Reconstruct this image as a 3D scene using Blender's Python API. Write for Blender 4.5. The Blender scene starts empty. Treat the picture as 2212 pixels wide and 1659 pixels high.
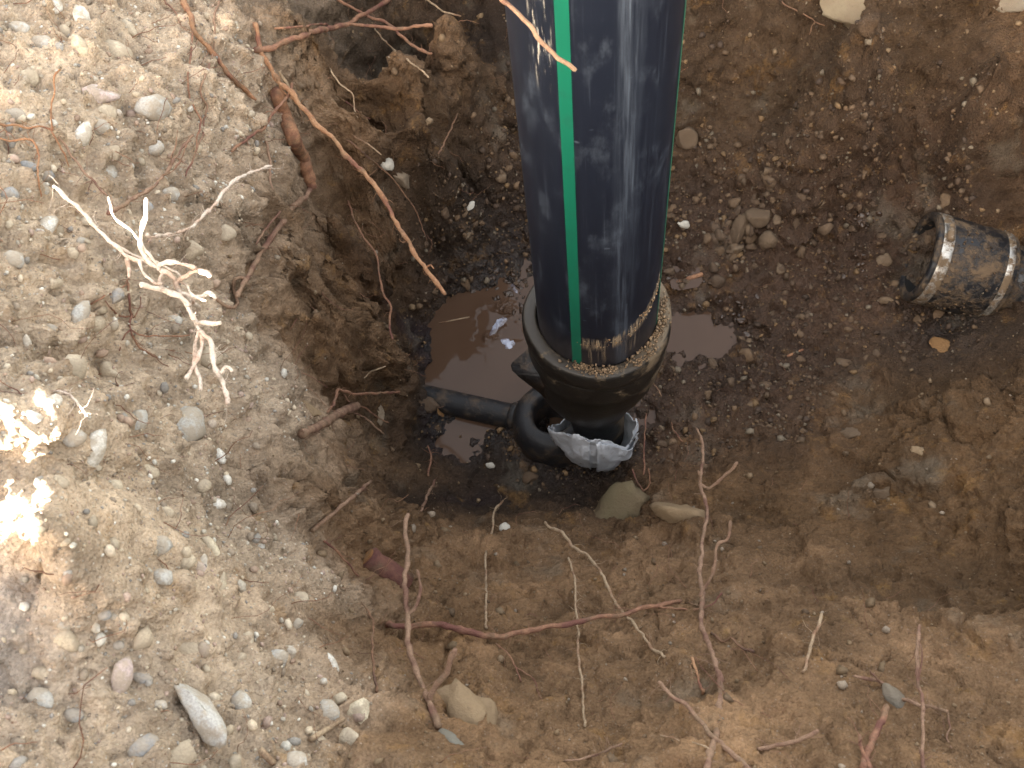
import bpy, bmesh, math, random
import numpy as np
from mathutils import Vector, Matrix, Quaternion
from mathutils.bvhtree import BVHTree

random.seed(7)
rng = np.random.default_rng(7)
SC = bpy.context.scene
COL = SC.collection

# ------------------------------------------------------------------ camera
FPX, PW, PH = 2200.0, 2212.0, 1659.0
CAM = Vector((0.0, 0.0, 1.975))
nadir = Vector((194.0, -1170.0, -2200.0)).normalized()
upc = -nadir
fwd = Vector((0, 0, -1)); fwd = (fwd - upc * fwd.dot(upc)).normalized()
rgt = fwd.cross(upc)
ROT = Matrix((rgt, fwd, upc))
cd = bpy.data.cameras.new('camera')
cam = bpy.data.objects.new('camera', cd)
COL.objects.link(cam)
cd.sensor_width = 36.0
cd.lens = 36.0 * FPX / PW
cd.clip_start = 0.05
cd.clip_end = 500
cd.dof.use_dof = True
cd.dof.focus_distance = 1.62
cd.dof.aperture_fstop = 14.0
cam.matrix_world = Matrix.Translation(CAM) @ ROT.to_4x4()
SC.camera = cam

# ------------------------------------------------------------------ light
SUN_EL, SUN_ROT = math.radians(20.5), math.radians(210)
world = bpy.data.worlds.new("World")
SC.world = world
world.use_nodes = True
wn = world.node_tree
sky = wn.nodes.new('ShaderNodeTexSky')
sky.sky_type = 'NISHITA'
sky.sun_disc = False
sky.sun_elevation = SUN_EL
sky.sun_rotation = SUN_ROT
sky.dust_density = 2.5
wn.nodes['Background'].inputs[1].default_value = 0.15
tint = wn.nodes.new('ShaderNodeMix'); tint.data_type = 'RGBA'; tint.blend_type = 'MULTIPLY'
tint.inputs[0].default_value = 1.0; tint.inputs[7].default_value = (1.0, .88, .72, 1)
bw = wn.nodes.new('ShaderNodeRGBToBW'); hz = wn.nodes.new('ShaderNodeMix'); hz.data_type = 'RGBA'; hz.inputs[0].default_value = .55
wn.links.new(sky.outputs[0], bw.inputs[0]); wn.links.new(sky.outputs[0], hz.inputs[6]); wn.links.new(bw.outputs[0], hz.inputs[7])
wn.links.new(hz.outputs[2], tint.inputs[6])
wn.links.new(tint.outputs[2], wn.nodes['Background'].inputs[0])
sl = bpy.data.lights.new('sun', 'SUN')
sl.energy = 5.0
sl.angle = math.radians(0.5)
sl.color = (1.0, 0.94, 0.86)
so = bpy.data.objects.new('sun', sl)
COL.objects.link(so)
sdir = Vector((math.sin(SUN_ROT) * math.cos(SUN_EL), math.cos(SUN_ROT) * math.cos(SUN_EL), math.sin(SUN_EL)))
so.rotation_euler = (-sdir).to_track_quat('-Z', 'Y').to_euler()
so.location = (-3, -3, 5)
SC.view_settings.view_transform = 'Standard'
SC.view_settings.look = 'None'
SC.view_settings.gamma = 1.0
SC.view_settings.exposure = 3.6

# ------------------------------------------------------------------ geometry helpers
def ray(px, py):
    v = Vector(((px - PW / 2) / FPX, -(py - PH / 2) / FPX, -1.0)).normalized()
    return ROT @ v

def at_z(px, py, z):
    d = ray(px, py)
    return CAM + d * ((z - CAM.z) / d.z)

def depth_px(p):                      # metres per picture unit at a point
    return (ROT.transposed() @ (p - CAM)).z * -1.0 / FPX

def proj(p):
    q = ROT.transposed() @ (Vector(p) - CAM)
    return (PW / 2 + FPX * q.x / -q.z, PH / 2 - FPX * q.y / -q.z)

def hash3(ix, iy, iz, seed):
    h = (ix.astype(np.int64) * 374761393 + iy.astype(np.int64) * 668265263 + iz.astype(np.int64) * 2147483647 + seed * 974711) & 0xFFFFFFFF
    h = ((h ^ (h >> 13)) * 1274126177) & 0xFFFFFFFF
    h = ((h ^ (h >> 16)) * 2246822519) & 0xFFFFFFFF
    return h ^ (h >> 15)

GRAD = np.array([(1,1,0),(-1,1,0),(1,-1,0),(-1,-1,0),(1,0,1),(-1,0,1),(1,0,-1),(-1,0,-1),
                 (0,1,1),(0,-1,1),(0,1,-1),(0,-1,-1)], dtype=np.float32)

def perlin(P, freq, seed=0):
    Q = (P * freq).astype(np.float32)
    I = np.floor(Q).astype(np.int64)
    F = Q - I
    U = F * F * F * (F * (F * 6 - 15) + 10)
    out = np.zeros(len(P), np.float32)
    for dx in (0, 1):
        for dy in (0, 1):
            for dz in (0, 1):
                g = GRAD[hash3(I[:, 0] + dx, I[:, 1] + dy, I[:, 2] + dz, seed) % 12]
                d = g[:, 0] * (F[:, 0] - dx) + g[:, 1] * (F[:, 1] - dy) + g[:, 2] * (F[:, 2] - dz)
                w = (U[:, 0] if dx else 1 - U[:, 0]) * (U[:, 1] if dy else 1 - U[:, 1]) * (U[:, 2] if dz else 1 - U[:, 2])
                out += d * w
    return out

def fbm(P, freq, octaves, seed=0, gain=0.5, ridged=False):
    out = np.zeros(len(P), np.float32); a = 1.0
    for o in range(octaves):
        n = perlin(P, freq * 2.03 ** o, seed + o * 17)
        out += a * ((0.5 - np.abs(n) * 2) if ridged else n)
        a *= gain
    return out

def worley(P, freq, seed=0):
    Q = (P * freq).astype(np.float32)
    I = np.floor(Q).astype(np.int64)
    f1 = np.full(len(P), 9.0, np.float32); f2 = f1.copy(); idv = np.zeros(len(P), np.float32)
    for dx in (-1, 0, 1):
        for dy in (-1, 0, 1):
            for dz in (-1, 0, 1):
                h = hash3(I[:, 0] + dx, I[:, 1] + dy, I[:, 2] + dz, seed)
                ox = (h & 1023) / 1023.0; oy = ((h >> 10) & 1023) / 1023.0; oz = ((h >> 20) & 1023) / 1023.0
                d = np.sqrt((I[:, 0] + dx + ox - Q[:, 0]) ** 2 + (I[:, 1] + dy + oy - Q[:, 1]) ** 2 + (I[:, 2] + dz + oz - Q[:, 2]) ** 2).astype(np.float32)
                m = d < f1
                f2 = np.where(m, f1, np.minimum(f2, d))
                idv = np.where(m, ((h >> 5) & 255) / 255.0, idv)
                f1 = np.where(m, d, f1)
    return f1, f2, idv

def sstep(a, b, x):
    t = np.clip((x - a) / (b - a), 0, 1)
    return t * t * (3 - 2 * t)

# ------------------------------------------------------------------ node helpers
class NT:
    def __init__(s, name):
        s.m = bpy.data.materials.new(name); s.m.use_nodes = True
        s.t = s.m.node_tree; s.b = s.t.nodes['Principled BSDF']
    def n(s, kind, **kw):
        n = s.t.nodes.new(kind)
        for k, v in kw.items(): setattr(n, k, v)
        return n
    def set(s, sock, v):
        if isinstance(v, bpy.types.NodeSocket): s.t.links.new(v, sock)
        elif isinstance(v, (tuple, list)) and len(v) == 3 and sock.type == 'RGBA': sock.default_value = (*v, 1)
        else: sock.default_value = v
    def math(s, op, a, b=0.0, c=0.0, clamp=False):
        n = s.n('ShaderNodeMath', operation=op, use_clamp=clamp)
        s.set(n.inputs[0], a); s.set(n.inputs[1], b); s.set(n.inputs[2], c)
        return n.outputs[0]
    def mix(s, f, a, b, mode='MIX'):
        n = s.n('ShaderNodeMix', data_type='RGBA', blend_type=mode)
        s.set(n.inputs[0], f); s.set(n.inputs[6], a); s.set(n.inputs[7], b)
        return n.outputs[2]
    def noise(s, vec, scale, detail=4, rough=0.55, out=0):
        n = s.n('ShaderNodeTexNoise')
        if vec is not None: s.t.links.new(vec, n.inputs['Vector'])
        n.inputs['Scale'].default_value = scale; n.inputs['Detail'].default_value = detail; n.inputs['Roughness'].default_value = rough
        return n.outputs[out]
    def voro(s, vec, scale, feature='F1', out=0):
        n = s.n('ShaderNodeTexVoronoi', feature=feature)
        if vec is not None: s.t.links.new(vec, n.inputs['Vector'])
        n.inputs['Scale'].default_value = scale
        return n.outputs[out]
    def ramp(s, f, stops):
        n = s.n('ShaderNodeValToRGB'); s.set(n.inputs[0], f)
        e = n.color_ramp.elements
        while len(e) < len(stops): e.new(0.5)
        for k, (p, c) in enumerate(stops):
            e[k].position = p; e[k].color = (*c, 1) if len(c) == 3 else c
        return n.outputs[0]
    def band(s, f, a, b):               # smooth 0..1
        n = s.n('ShaderNodeMapRange', interpolation_type='SMOOTHSTEP')
        s.set(n.inputs[0], f); n.inputs[1].default_value = a; n.inputs[2].default_value = b
        return n.outputs[0]
    def bump(s, h, dist, strength=1.0, normal=None):
        n = s.n('ShaderNodeBump'); s.set(n.inputs['Height'], h)
        n.inputs['Distance'].default_value = dist; n.inputs['Strength'].default_value = strength
        if normal is not None: s.t.links.new(normal, n.inputs['Normal'])
        return n.outputs[0]
    def geo(s): return s.n('ShaderNodeNewGeometry').outputs['Position']
    def obj(s): return s.n('ShaderNodeTexCoord').outputs['Object']
    def uv(s): return s.n('ShaderNodeTexCoord').outputs['UV']
    def rand(s): return s.n('ShaderNodeObjectInfo').outputs['Random']
    def attr(s, name, out='Color'):
        n = s.n('ShaderNodeAttribute'); n.attribute_name = name
        return n.outputs[out]
    def out(s, **kw):
        for k, v in kw.items(): s.set(s.b.inputs[k.replace('_', ' ')], v)
        return s.m

# ------------------------------------------------------------------ object helpers
def tag(o, label=None, cat=None, group=None, kind=None):
    if label: o['label'] = label
    if cat: o['category'] = cat
    if group: o['group'] = group
    if kind: o['kind'] = kind
    return o

def link(name, me, mat=None, parent=None, loc=None):
    o = bpy.data.objects.new(name, me); COL.objects.link(o)
    if mat is not None and not me.materials: me.materials.append(mat)
    if parent is not None:
        o.parent = parent
        o.matrix_parent_inverse = parent_inv(parent)
    if loc is not None: o.location = loc
    return o

def parent_inv(p):
    m = p.matrix_basis.copy()
    if p.parent is not None: m = p.parent.matrix_basis @ m
    return m.inverted()

def mesh(name, verts, faces, smooth=True):
    me = bpy.data.meshes.new(name)
    me.from_pydata([tuple(v) for v in verts], [], [tuple(f) for f in faces])
    me.update()
    if smooth: me.polygons.foreach_set('use_smooth', [True] * len(me.polygons))
    return me

def mesh_np(name, V, F):
    """V (n,3) float, F (m,k) int: fast build"""
    me = bpy.data.meshes.new(name)
    k = F.shape[1]
    me.vertices.add(len(V)); me.vertices.foreach_set('co', np.ascontiguousarray(V, np.float32).ravel())
    me.loops.add(F.size); me.loops.foreach_set('vertex_index', np.ascontiguousarray(F, np.int32).ravel())
    me.polygons.add(len(F))
    me.polygons.foreach_set('loop_start', np.arange(0, F.size, k, dtype=np.int32))
    me.polygons.foreach_set('loop_total', np.full(len(F), k, np.int32))
    me.update(calc_edges=True)
    me.polygons.foreach_set('use_smooth', np.ones(len(F), bool))
    return me

# ------------------------------------------------------------------ the ground: pit, banks and added shading heaps as one sheet
# soil kinds: colour (pit soils also darkened for shade), gravel amount, wetness, crumbliness
KIND = {
 'F': ((.024, .0145, .0095), 0, 1.0, 1.0),     # wet mud
 'D': ((.060, .033, .019), 0, .5, 1.25),    # damp crumbs
 'W': ((.155, .095, .054), 0, .08, .12),    # compact pale wall
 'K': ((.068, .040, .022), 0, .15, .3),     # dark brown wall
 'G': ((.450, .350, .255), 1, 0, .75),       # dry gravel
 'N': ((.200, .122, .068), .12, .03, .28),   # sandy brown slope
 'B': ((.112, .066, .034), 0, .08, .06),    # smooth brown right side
 'S': ((.030, .018, .011), 0, .3, .5),     # shade painted dark at the foot of the walls and in hollows
 'A': ((.270, .235, .205), .9, 0, .7),       # greyer gravel
 'T': ((.070, .044, .026), 0, .10, .6),     # sandy far side
}
PTS = """
1000 700 -.03 F;930 850 -.02 F;1060 800 -.03 F;1080 680 -.02 F;1290 1000 .028 F;1290 950 .025 F;1360 960 .035 F;1230 1010 .028 F;1290 1050 .035 S;1180 800 .0 F;1380 640 .03 D;1380 760 .03 D;1440 800 .035 D;1600 760 .04 D;1290 700 -.02 F;1460 650 .04 D;1500 640 .05 D;1450 700 .0 F;1510 725 -.02 F;1560 735 0 F;1600 700 .035 D
1650 690 .05 D;1650 500 .085 D;1500 450 .075 D;1750 800 .05 D;1900 650 .06 D;2050 720 .06 F;2180 640 .11 K;1050 550 .05 F;1120 600 .03 F;950 585 .04 F;1000 450 .10 S;1800 500 .10 D
1900 400 .16 D;2000 430 .13 D;1500 250 .18 T;1700 250 .22 T;1950 250 .27 T;2200 300 .33 K;1600 80 .30 T;1800 80 .40 T;2000 120 .44 T;2200 150 .47 K;1900 10 .60 T;2200 10 .66 T;1550 0 .38 T
1080 350 .13 D;1050 200 .30 T;1085 50 .30 S;1010 60 .28 S;1050 100 .28 S;960 40 .50 W;1040 160 .42 T;890 300 .09 S;850 292 .22 S;940 300 .10 S;880 264 .50 T;930 262 .48 T;930 350 .15 F;860 262 .45 K;950 240 .40 T;900 150 .52 W;850 60 .58 W;950 0 .58 W;780 200 .60 W;760 320 .52 W
820 400 .27 W;760 480 .31 W;830 560 .22 W;770 620 .23 W;860 680 .07 S;875 800 .06 S;902 850 .09 S;882 872 .12 S;735 560 .35 W;735 450 .38 W;730 650 .31 W;670 300 .68 W;678 450 .655 W;672 560 .64 W;668 650 .60 W;720 760 .36 W;660 760 .54 W
800 760 .20 W;830 870 .13 W;760 880 .30 W;900 960 .05 S;860 1000 .18 W;780 1000 .38 W;700 950 .52 W;640 880 .64 G;640 1050 .68 W;730 1100 .57 W;830 1100 .34 W;900 1070 .16 S;970 1060 .08 S
1060 1040 .05 S;1150 1050 .05 S;1050 990 .045 S;1090 930 .035 F;1010 935 .012 F;1150 990 .045 F;1400 960 .03 D;1550 880 .05 D;1700 880 .08 D;1900 860 .11 B;2100 800 .14 K;2200 760 .26 K;1000 1125 .11 S;1100 1110 .09 S;1250 1090 .09 S;1000 1175 .25 N;1130 1160 .22 N;1270 1160 .21 N;1360 1060 .10 K
1400 1180 .28 N;1550 1050 .18 B;1700 1050 .20 B;1950 1000 .23 B;2200 1000 .36 B;900 1200 .32 N;780 1200 .55 W;700 1250 .68 G;720 1350 .70 N;850 1350 .50 N;1000 1300 .38 N;1200 1300 .42 N
1400 1320 .46 N;1520 1280 .44 N;1600 1125 .20 B;1900 1225 .31 B;2200 1320 .43 B;1600 1195 .36 N;1900 1300 .47 N;2200 1400 .57 N;1750 1120 .22 B;2050 1180 .34 B;900 1500 .68 N;1050 1500 .64 N;1200 1500 .62 N;1400 1500 .66 N;1600 1420 .62 N;1850 1400 .56 N;2200 1450 .6 N
800 1600 .84 N;1000 1640 .80 N;1200 1640 .78 N;1500 1640 .82 N;1800 1640 .8 N;2200 1640 .76 N;550 100 .76 G;560 250 .73 G;600 400 .68 W;600 550 .64 W;600 700 .64 W;560 850 .72 G;500 650 .76 G
450 300 .80 G;500 450 .75 G;330 50 .82 G;300 300 .89 G;300 600 .88 G;300 800 .90 G;100 100 .94 G;0 0 .97 G;100 400 1.02 G;100 700 1.04 G;0 600 1.08 G;450 1000 .82 G;300 1100 .94 G
75 1060 1.22 G;0 1050 1.27 G;150 1060 1.09 G;60 870 1.13 G;40 950 1.22 G;40 1150 1.20 G;110 1120 1.13 G;550 1200 .78 G;400 1300 .9 G;200 1300 1.0 G;0 1300 1.10 A;60 1250 1.11 A;30 1450 1.05 A;600 1450 .84 G;400 1550 .97 G;200 1600 1.05 G;0 1640 1.10 G;650 1600 .92 G;660 20 .74 W;720 100 .66 W
"""
ctrl = []
for it in PTS.replace('\n', ';').split(';'):
    it = it.split()
    if len(it) == 4:
        p = at_z(float(it[0]), float(it[1]), float(it[2]))
        ctrl.append((p.x, p.y, p.z, it[3]))
for x, y, z, k in [(-.72, .05, 1.26, 'G'), (-.78, .35, 1.22, 'G'), (-.82, .7, 1.22, 'G'), (-.85, 1.1, 1.1, 'G'), (-.9, 1.5, 1.05, 'G'), (-.8, -.12, 1.30, 'G'),
                   (-1.08, .15, 1.48, 'G'), (-1.05, .6, 1.5, 'G'), (-1.15, -.3, 1.34, 'G'), (-1.1, 1.1, 1.4, 'G'), (-1.2, 1.6, 1.2, 'G'), (-.86, -.42, 1.27, 'G'),  # unseen left heap, added for its shade, lower where sun enters
                   (-1.6, 0, 1.5, 'G'), (-1.6, .8, 1.5, 'G'), (-1.5, -.8, 1.5, 'G'), (-1.0, -.9, 1.5, 'G'),
                   (-.58, -.46, 2.06, 'G'), (-.70, -.46, 2.03, 'G'), (-.76, -.47, 1.82, 'G'), (-.2, -.48, 1.84, 'G'), (.15, -.48, 1.66, 'G'), (.5, -.45, 1.38, 'N'), (-.4, -.8, 1.8, 'G'), (.1, -.8, 1.7, 'G'), (-.35, -.16, 1.10, 'N'),  # unseen ridge behind the camera, added to shade pipe and pit
                   (0, -.16, 1.04, 'N'), (.4, -.1, 1.0, 'N'), (.8, 0, .98, 'N'), (1.0, .3, .85, 'N'), (1.2, .6, .7, 'B'), (1.35, 1.0, .7, 'B'), (1.5, 1.4, .8, 'B'),
                   (1.6, .4, 1.0, 'N'), (1.7, 1.0, 1.0, 'N'), (1.3, 1.9, .9, 'T'), (.8, 2.2, .9, 'T'), (.3, 2.2, .9, 'T'), (-.2, 2.1, .9, 'W'), (-.6, 1.9, .95, 'G'),
                   (0, 2.6, 1.0, 'T'), (1, 2.7, 1.0, 'T'), (2, 2, 1.0, 'N'), (-1, 2.4, 1.0, 'G'), (0, -1.4, 1.2, 'N'), (1, -.8, 1.0, 'N'), (2, 0, 1., 'N')]:
    ctrl.append((x, y, z, k))
CX = np.array([c[:2] for c in ctrl])
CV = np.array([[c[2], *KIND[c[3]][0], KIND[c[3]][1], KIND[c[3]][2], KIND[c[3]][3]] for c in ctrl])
D = np.sqrt(((CX[:, None] - CX[None]) ** 2).sum(2) + 1e-4)
n = len(CX)
A = np.zeros((n + 1, n + 1)); A[:n, :n] = D - 0.0 * np.eye(n); A[:n, n] = 1; A[n, :n] = 1
WT = np.linalg.solve(A - np.diag([0.012] * n + [0.0]), np.vstack([CV, np.zeros((1, CV.shape[1]))]))

def field(X):
    out = np.zeros((len(X), CV.shape[1]))
    for i in range(0, len(X), 60000):
        x = X[i:i + 60000]
        d = np.sqrt(((x[:, None, :] - CX[None]) ** 2).sum(2) + 1e-4)
        out[i:i + 60000] = d @ WT[:n] + WT[n]
    return out

def lines(segs):
    out = []
    for a, b, s in segs:
        out.append(np.arange(a, b - s * .3, s))
    return np.concatenate(out)
def grow(a, sgn, s0, lim):
    o = []; s = s0; v = a
    while abs(v) < lim:
        v += sgn * s; s *= 1.22; o.append(v)
    return np.array(o)
gx = lines([(-.80, -.15, .0019), (-.15, .95, .0030), (.95, 1.25, .006)])
gy = lines([(-.06, .70, .0021), (.70, 1.75, .0031), (1.75, 2.1, .006)])
gx = np.concatenate([grow(gx[0], -1, .008, 60)[::-1], gx, grow(gx[-1], 1, .008, 60)])
gy = np.concatenate([grow(gy[0], -1, .008, 60)[::-1], gy, grow(gy[-1], 1, .008, 60)])
NX, NY = len(gx), len(gy)
XX, YY = np.meshgrid(gx, gy)
X2 = np.stack([XX.ravel(), YY.ravel()], 1)
P3 = np.column_stack([X2, np.zeros(len(X2))]).astype(np.float32)
# warp the look-up a little so that edges between soils wander
wx = fbm(P3, 5, 3, 101) * .035; wy = fbm(P3, 5, 3, 202) * .035
# coarse evaluation of the field, refined bilinearly
def eval_grid():
    cxs, cys = gx[::3], gy[::3]
    if cxs[-1] != gx[-1]: cxs = np.append(cxs, gx[-1])
    if cys[-1] != gy[-1]: cys = np.append(cys, gy[-1])
    a, b = np.meshgrid(cxs, cys)
    f = field(np.stack([a.ravel(), b.ravel()], 1)).reshape(len(cys), len(cxs), -1)
    return cxs, cys, f
cxs, cys, FG = eval_grid()
def sample(x, y):
    i = np.clip(np.searchsorted(cxs, x) - 1, 0, len(cxs) - 2); j = np.clip(np.searchsorted(cys, y) - 1, 0, len(cys) - 2)
    u = np.clip((x - cxs[i]) / (cxs[i + 1] - cxs[i]), 0, 1)[:, None]; v = np.clip((y - cys[j]) / (cys[j + 1] - cys[j]), 0, 1)[:, None]
    return (FG[j, i] * (1 - u) + FG[j, i + 1] * u) * (1 - v) + (FG[j + 1, i] * (1 - u) + FG[j + 1, i + 1] * u) * v
base = sample(X2[:, 0], X2[:, 1])
warped = sample(X2[:, 0] + wx, X2[:, 1] + wy)
Z = base[:, 0] * .4 + warped[:, 0] * .6
rr = np.hypot(X2[:, 0] - .1, X2[:, 1] - .8)
far = sstep(1.7, 2.8, rr)
Z = Z * (1 - far) + far * 1.0
Vt = np.column_stack([X2, Z]).astype(np.float32)
def normals(V):
    G = V.reshape(NY, NX, 3)
    du = np.empty_like(G); dv = np.empty_like(G)
    du[:, 1:-1] = G[:, 2:] - G[:, :-2]; du[:, 0] = G[:, 1] - G[:, 0]; du[:, -1] = G[:, -1] - G[:, -2]
    dv[1:-1] = G[2:] - G[:-2]; dv[0] = G[1] - G[0]; dv[-1] = G[-1] - G[-2]
    N = np.cross(du, dv); N /= np.linalg.norm(N, axis=2, keepdims=True)
    return N.reshape(-1, 3)
Nn = normals(Vt)
soil = np.clip(warped[:, 1:4], .01, 1); grav = np.clip(warped[:, 4], 0, 1); wet = np.clip(warped[:, 5], 0, 1); crumb = np.clip(warped[:, 6], 0, 1.2)
soil = soil * (1 - far[:, None]) + np.array(KIND['N'][0]) * far[:, None]
near = 1 - sstep(1.6, 2.2, rr)
ND = near > 0
def on(fn):                            # evaluate noise only near the pit
    o = np.zeros(len(Vt), np.float32); o[ND] = fn(Vt[ND]); return o
lump = on(lambda P: fbm(P, 7, 4, 11))
ridge = on(lambda P: fbm(P * np.array([1, 1, 1.6], np.float32), 11, 4, 31, .5, True))
mid = on(lambda P: fbm(P, 30, 4, 51, .55))
fine = on(lambda P: fbm(P, 150, 2, 71))
w1 = np.zeros(len(Vt), np.float32); w2 = w1.copy(); wid = w1.copy(); c1 = w1.copy(); cid = w1.copy()
a, b, c = worley(Vt[ND] + .006 * np.stack([mid[ND]] * 3, 1), 34, 5); w1[ND] = a; w2[ND] = b; wid[ND] = c
a, b, c = worley(Vt[ND], 95, 9); c1[ND] = a; cid[ND] = c
flat = np.clip(1 - wet * .6, .2, 1)
cut = np.clip(np.clip(1 - crumb, 0, 1) * (1 - grav) * (1 - wet), 0, 1)        # compact, tool-cut faces
sd_ = at_z(2150, 1380, .4) - at_z(1500, 1150, .4); sd_.normalize()
along = Vt @ np.array(sd_[:], np.float32); across = Vt @ np.array(Vector((0, 0, 1)).cross(sd_)[:], np.float32)
strk = on(lambda P: np.zeros(len(P), np.float32)); strk[ND] = fbm(np.column_stack([along[ND] * 5 + mid[ND] * .25, across[ND] * 46, Vt[ND, 2] * 46]).astype(np.float32), 1.0, 3, 61, .6)
pid = on(lambda P: worley(P, 52, 19)[2]); pd_ = on(lambda P: worley(P + .004 * np.stack([mid[ND]] * 3, 1), 52, 19)[0])
disp = (.022 * lump * (1 - .6 * wet) * (1 - .45 * cut) + .010 * (ridge - .2) * (1 - wet) * (1 - .4 * grav) * (1 - .6 * cut) + (.0070 + .009 * grav - .0035 * cut) * mid
        + .0085 * strk * cut + .0022 * fine * flat
        - .016 * (pid > .90) * np.clip(.42 - pd_, 0, 1) * 2.4 * (1 - wet)
        + crumb * ((.019 + .002 * grav) * (wid > .40) * np.clip(.64 - w1, 0, 1) * 1.6 + (.0085 - .003 * grav) * np.clip(.62 - c1, 0, 1) * (cid > .25) - .006 * (wid < .12) * (1 - grav))
        + np.clip(1 - crumb, 0, 1) * .004 * (wid > .86) * np.clip(.5 - w1, 0, 1) * 3)
# slabby breaks in the compact walls
wf1, wf2, wfi = worley(Vt[ND] * np.array([1, 1, .8], np.float32) + .02 * np.stack([lump[ND], mid[ND], ridge[ND]], 1), 8, 77)
slab = np.zeros(len(Vt), np.float32); slab[ND] = (wfi - .5) * .055 * sstep(0, .08, wf2 - wf1) - .008 * (1 - sstep(0, .04, wf2 - wf1))
wf1, wf2, wfi = worley(Vt[ND] * np.array([1, 1, .9], np.float32) + .03 * np.stack([mid[ND], lump[ND], ridge[ND]], 1) + .5, 4.3, 177)
slab[ND] += ((wfi - .5) * .060 + .02 * (.5 - wf1) * (wfi > .6)) * sstep(0, .10, wf2 - wf1) - .010 * (1 - sstep(0, .035, wf2 - wf1))
disp += slab * np.clip(1 - crumb, 0, 1) * (1 - wet) * (.60 + .40 * sstep(.25, .6, 1 - Nn[:, 2]))
mp_ = at_z(50, 1050, 1.22)
disp *= 1 - .65 * np.exp(-((X2[:, 0] - mp_.x) ** 2 + (X2[:, 1] - mp_.y) ** 2) / .12 ** 2)     # the trodden crest is smoother
V = Vt + Nn * (disp * near)[:, None]
# keep the floor below the water where the puddles lie
WATER = .020
idx = np.arange(NX * NY).reshape(NY, NX)
F = np.stack([idx[:-1, :-1].ravel(), idx[:-1, 1:].ravel(), idx[1:, 1:].ravel(), idx[1:, :-1].ravel()], 1)
gme = mesh_np('ground', V, F)
shade = np.clip(.5 + .9 * mid + .7 * lump, 0, 1)
att = gme.color_attributes.new('soil', 'FLOAT_COLOR', 'POINT')
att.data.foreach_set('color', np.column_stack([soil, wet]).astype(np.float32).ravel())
att2 = gme.attributes.new('gravel', 'FLOAT', 'POINT'); att2.data.foreach_set('value', grav.astype(np.float32))
VN = normals(V.astype(np.float32))

def soil_mat():
    m = NT('soil'); p = m.geo()
    c = m.attr('soil'); wetv = m.attr('soil', 'Alpha'); g = m.attr('gravel', 'Fac')
    wetv_ = wetv; n1 = m.noise(p, 9, 6, .62); n2 = m.noise(p, 46, 5, .65); n3 = m.noise(p, 260, 3, .7); n4 = m.noise(p, 900, 2, .6)
    tone = m.math('MULTIPLY', m.math('MULTIPLY_ADD', n1, 1.5, .25), m.math('MULTIPLY_ADD', m.noise(p, 4.2, 4, .6), 1.1, .45))
    tone = m.math('MULTIPLY', tone, m.math('MULTIPLY_ADD', n2, .9, .55))
    tone = m.math('MULTIPLY', tone, m.math('MULTIPLY_ADD', n3, .9, .55))
    cc = m.n('ShaderNodeVectorMath', operation='SCALE'); m.set(cc.inputs[0], c); m.set(cc.inputs['Scale'], tone)
    col = cc.outputs[0]
    # ochre and grey veins of the subsoil
    oc = m.band(m.noise(p, 13, 5, .7), .56, .70)
    col = m.mix(m.math('MULTIPLY', oc, .6), col, m.mix(.5, col, (.32, .17, .055)))
    gy_ = m.band(m.noise(m.mapped(p, (3, 5, 8)) if hasattr(m, 'mapped') else p, 6, 4, .6), .58, .72)
    col = m.mix(m.math('MULTIPLY', gy_, .55), col, m.mix(.6, col, (.20, .175, .135)))
    ye = m.math('MULTIPLY', m.math('MULTIPLY', m.band(m.noise(p, 26, 5, .7), .60, .76), .30), m.math('SUBTRACT', 1.0, wetv_))
    col = m.mix(ye, col, (.30, .19, .07))
    dk = m.band(m.noise(p, 21, 5, .72), .57, .68)
    col = m.mix(m.math('MULTIPLY', dk, .42), col, m.mix(.75, col, (.03, .02, .014)))
    # mineral grains: pale and dark specks
    vs = m.n('ShaderNodeTexVoronoi'); m.t.links.new(p, vs.inputs['Vector']); vs.inputs['Scale'].default_value = 330
    sep = m.n('ShaderNodeSeparateColor'); m.t.links.new(vs.outputs['Color'], sep.inputs[0])
    speck = m.math('MULTIPLY', m.band(sep.outputs[0], .80, .9), m.math('SUBTRACT', 1.0, m.band(vs.outputs['Distance'], .25, .5)))
    spamt = m.math('MULTIPLY_ADD', g, .65, .12)
    grain = m.ramp(sep.outputs[1], [(0, (.55, .5, .43)), (.35, (.33, .31, .28)), (.6, (.13, .12, .11)), (.8, (.32, .18, .11)), (1, (.6, .57, .52))])
    dry = m.math('SUBTRACT', 1.0, wetv)
    col = m.mix(m.math('MULTIPLY', m.math('MULTIPLY', speck, spamt), m.math('MULTIPLY_ADD', dry, .8, .2)), col, grain)
    rough = m.math('MULTIPLY_ADD', wetv, -.68, .97)
    rough = m.math('ADD', rough, m.math('MULTIPLY', m.math('SUBTRACT', n2, .5), m.math('MULTIPLY', wetv, .5)), clamp=True)
    h = m.math('ADD', m.math('MULTIPLY', n3, .6), m.math('MULTIPLY', n4, .35))
    nrm = m.bump(h, .0055, .9)
    nrm = m.bump(m.math('SUBTRACT', 1.0, m.voro(p, 210)), .003, .8, nrm)
    return m.out(Base_Color=col, Roughness=rough, Normal=nrm, Specular_IOR_Level=m.math('MULTIPLY_ADD', wetv, .45, .12))
M_SOIL = soil_mat()
ground = link('ground', gme, M_SOIL)
tag(ground, kind='structure')

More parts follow.
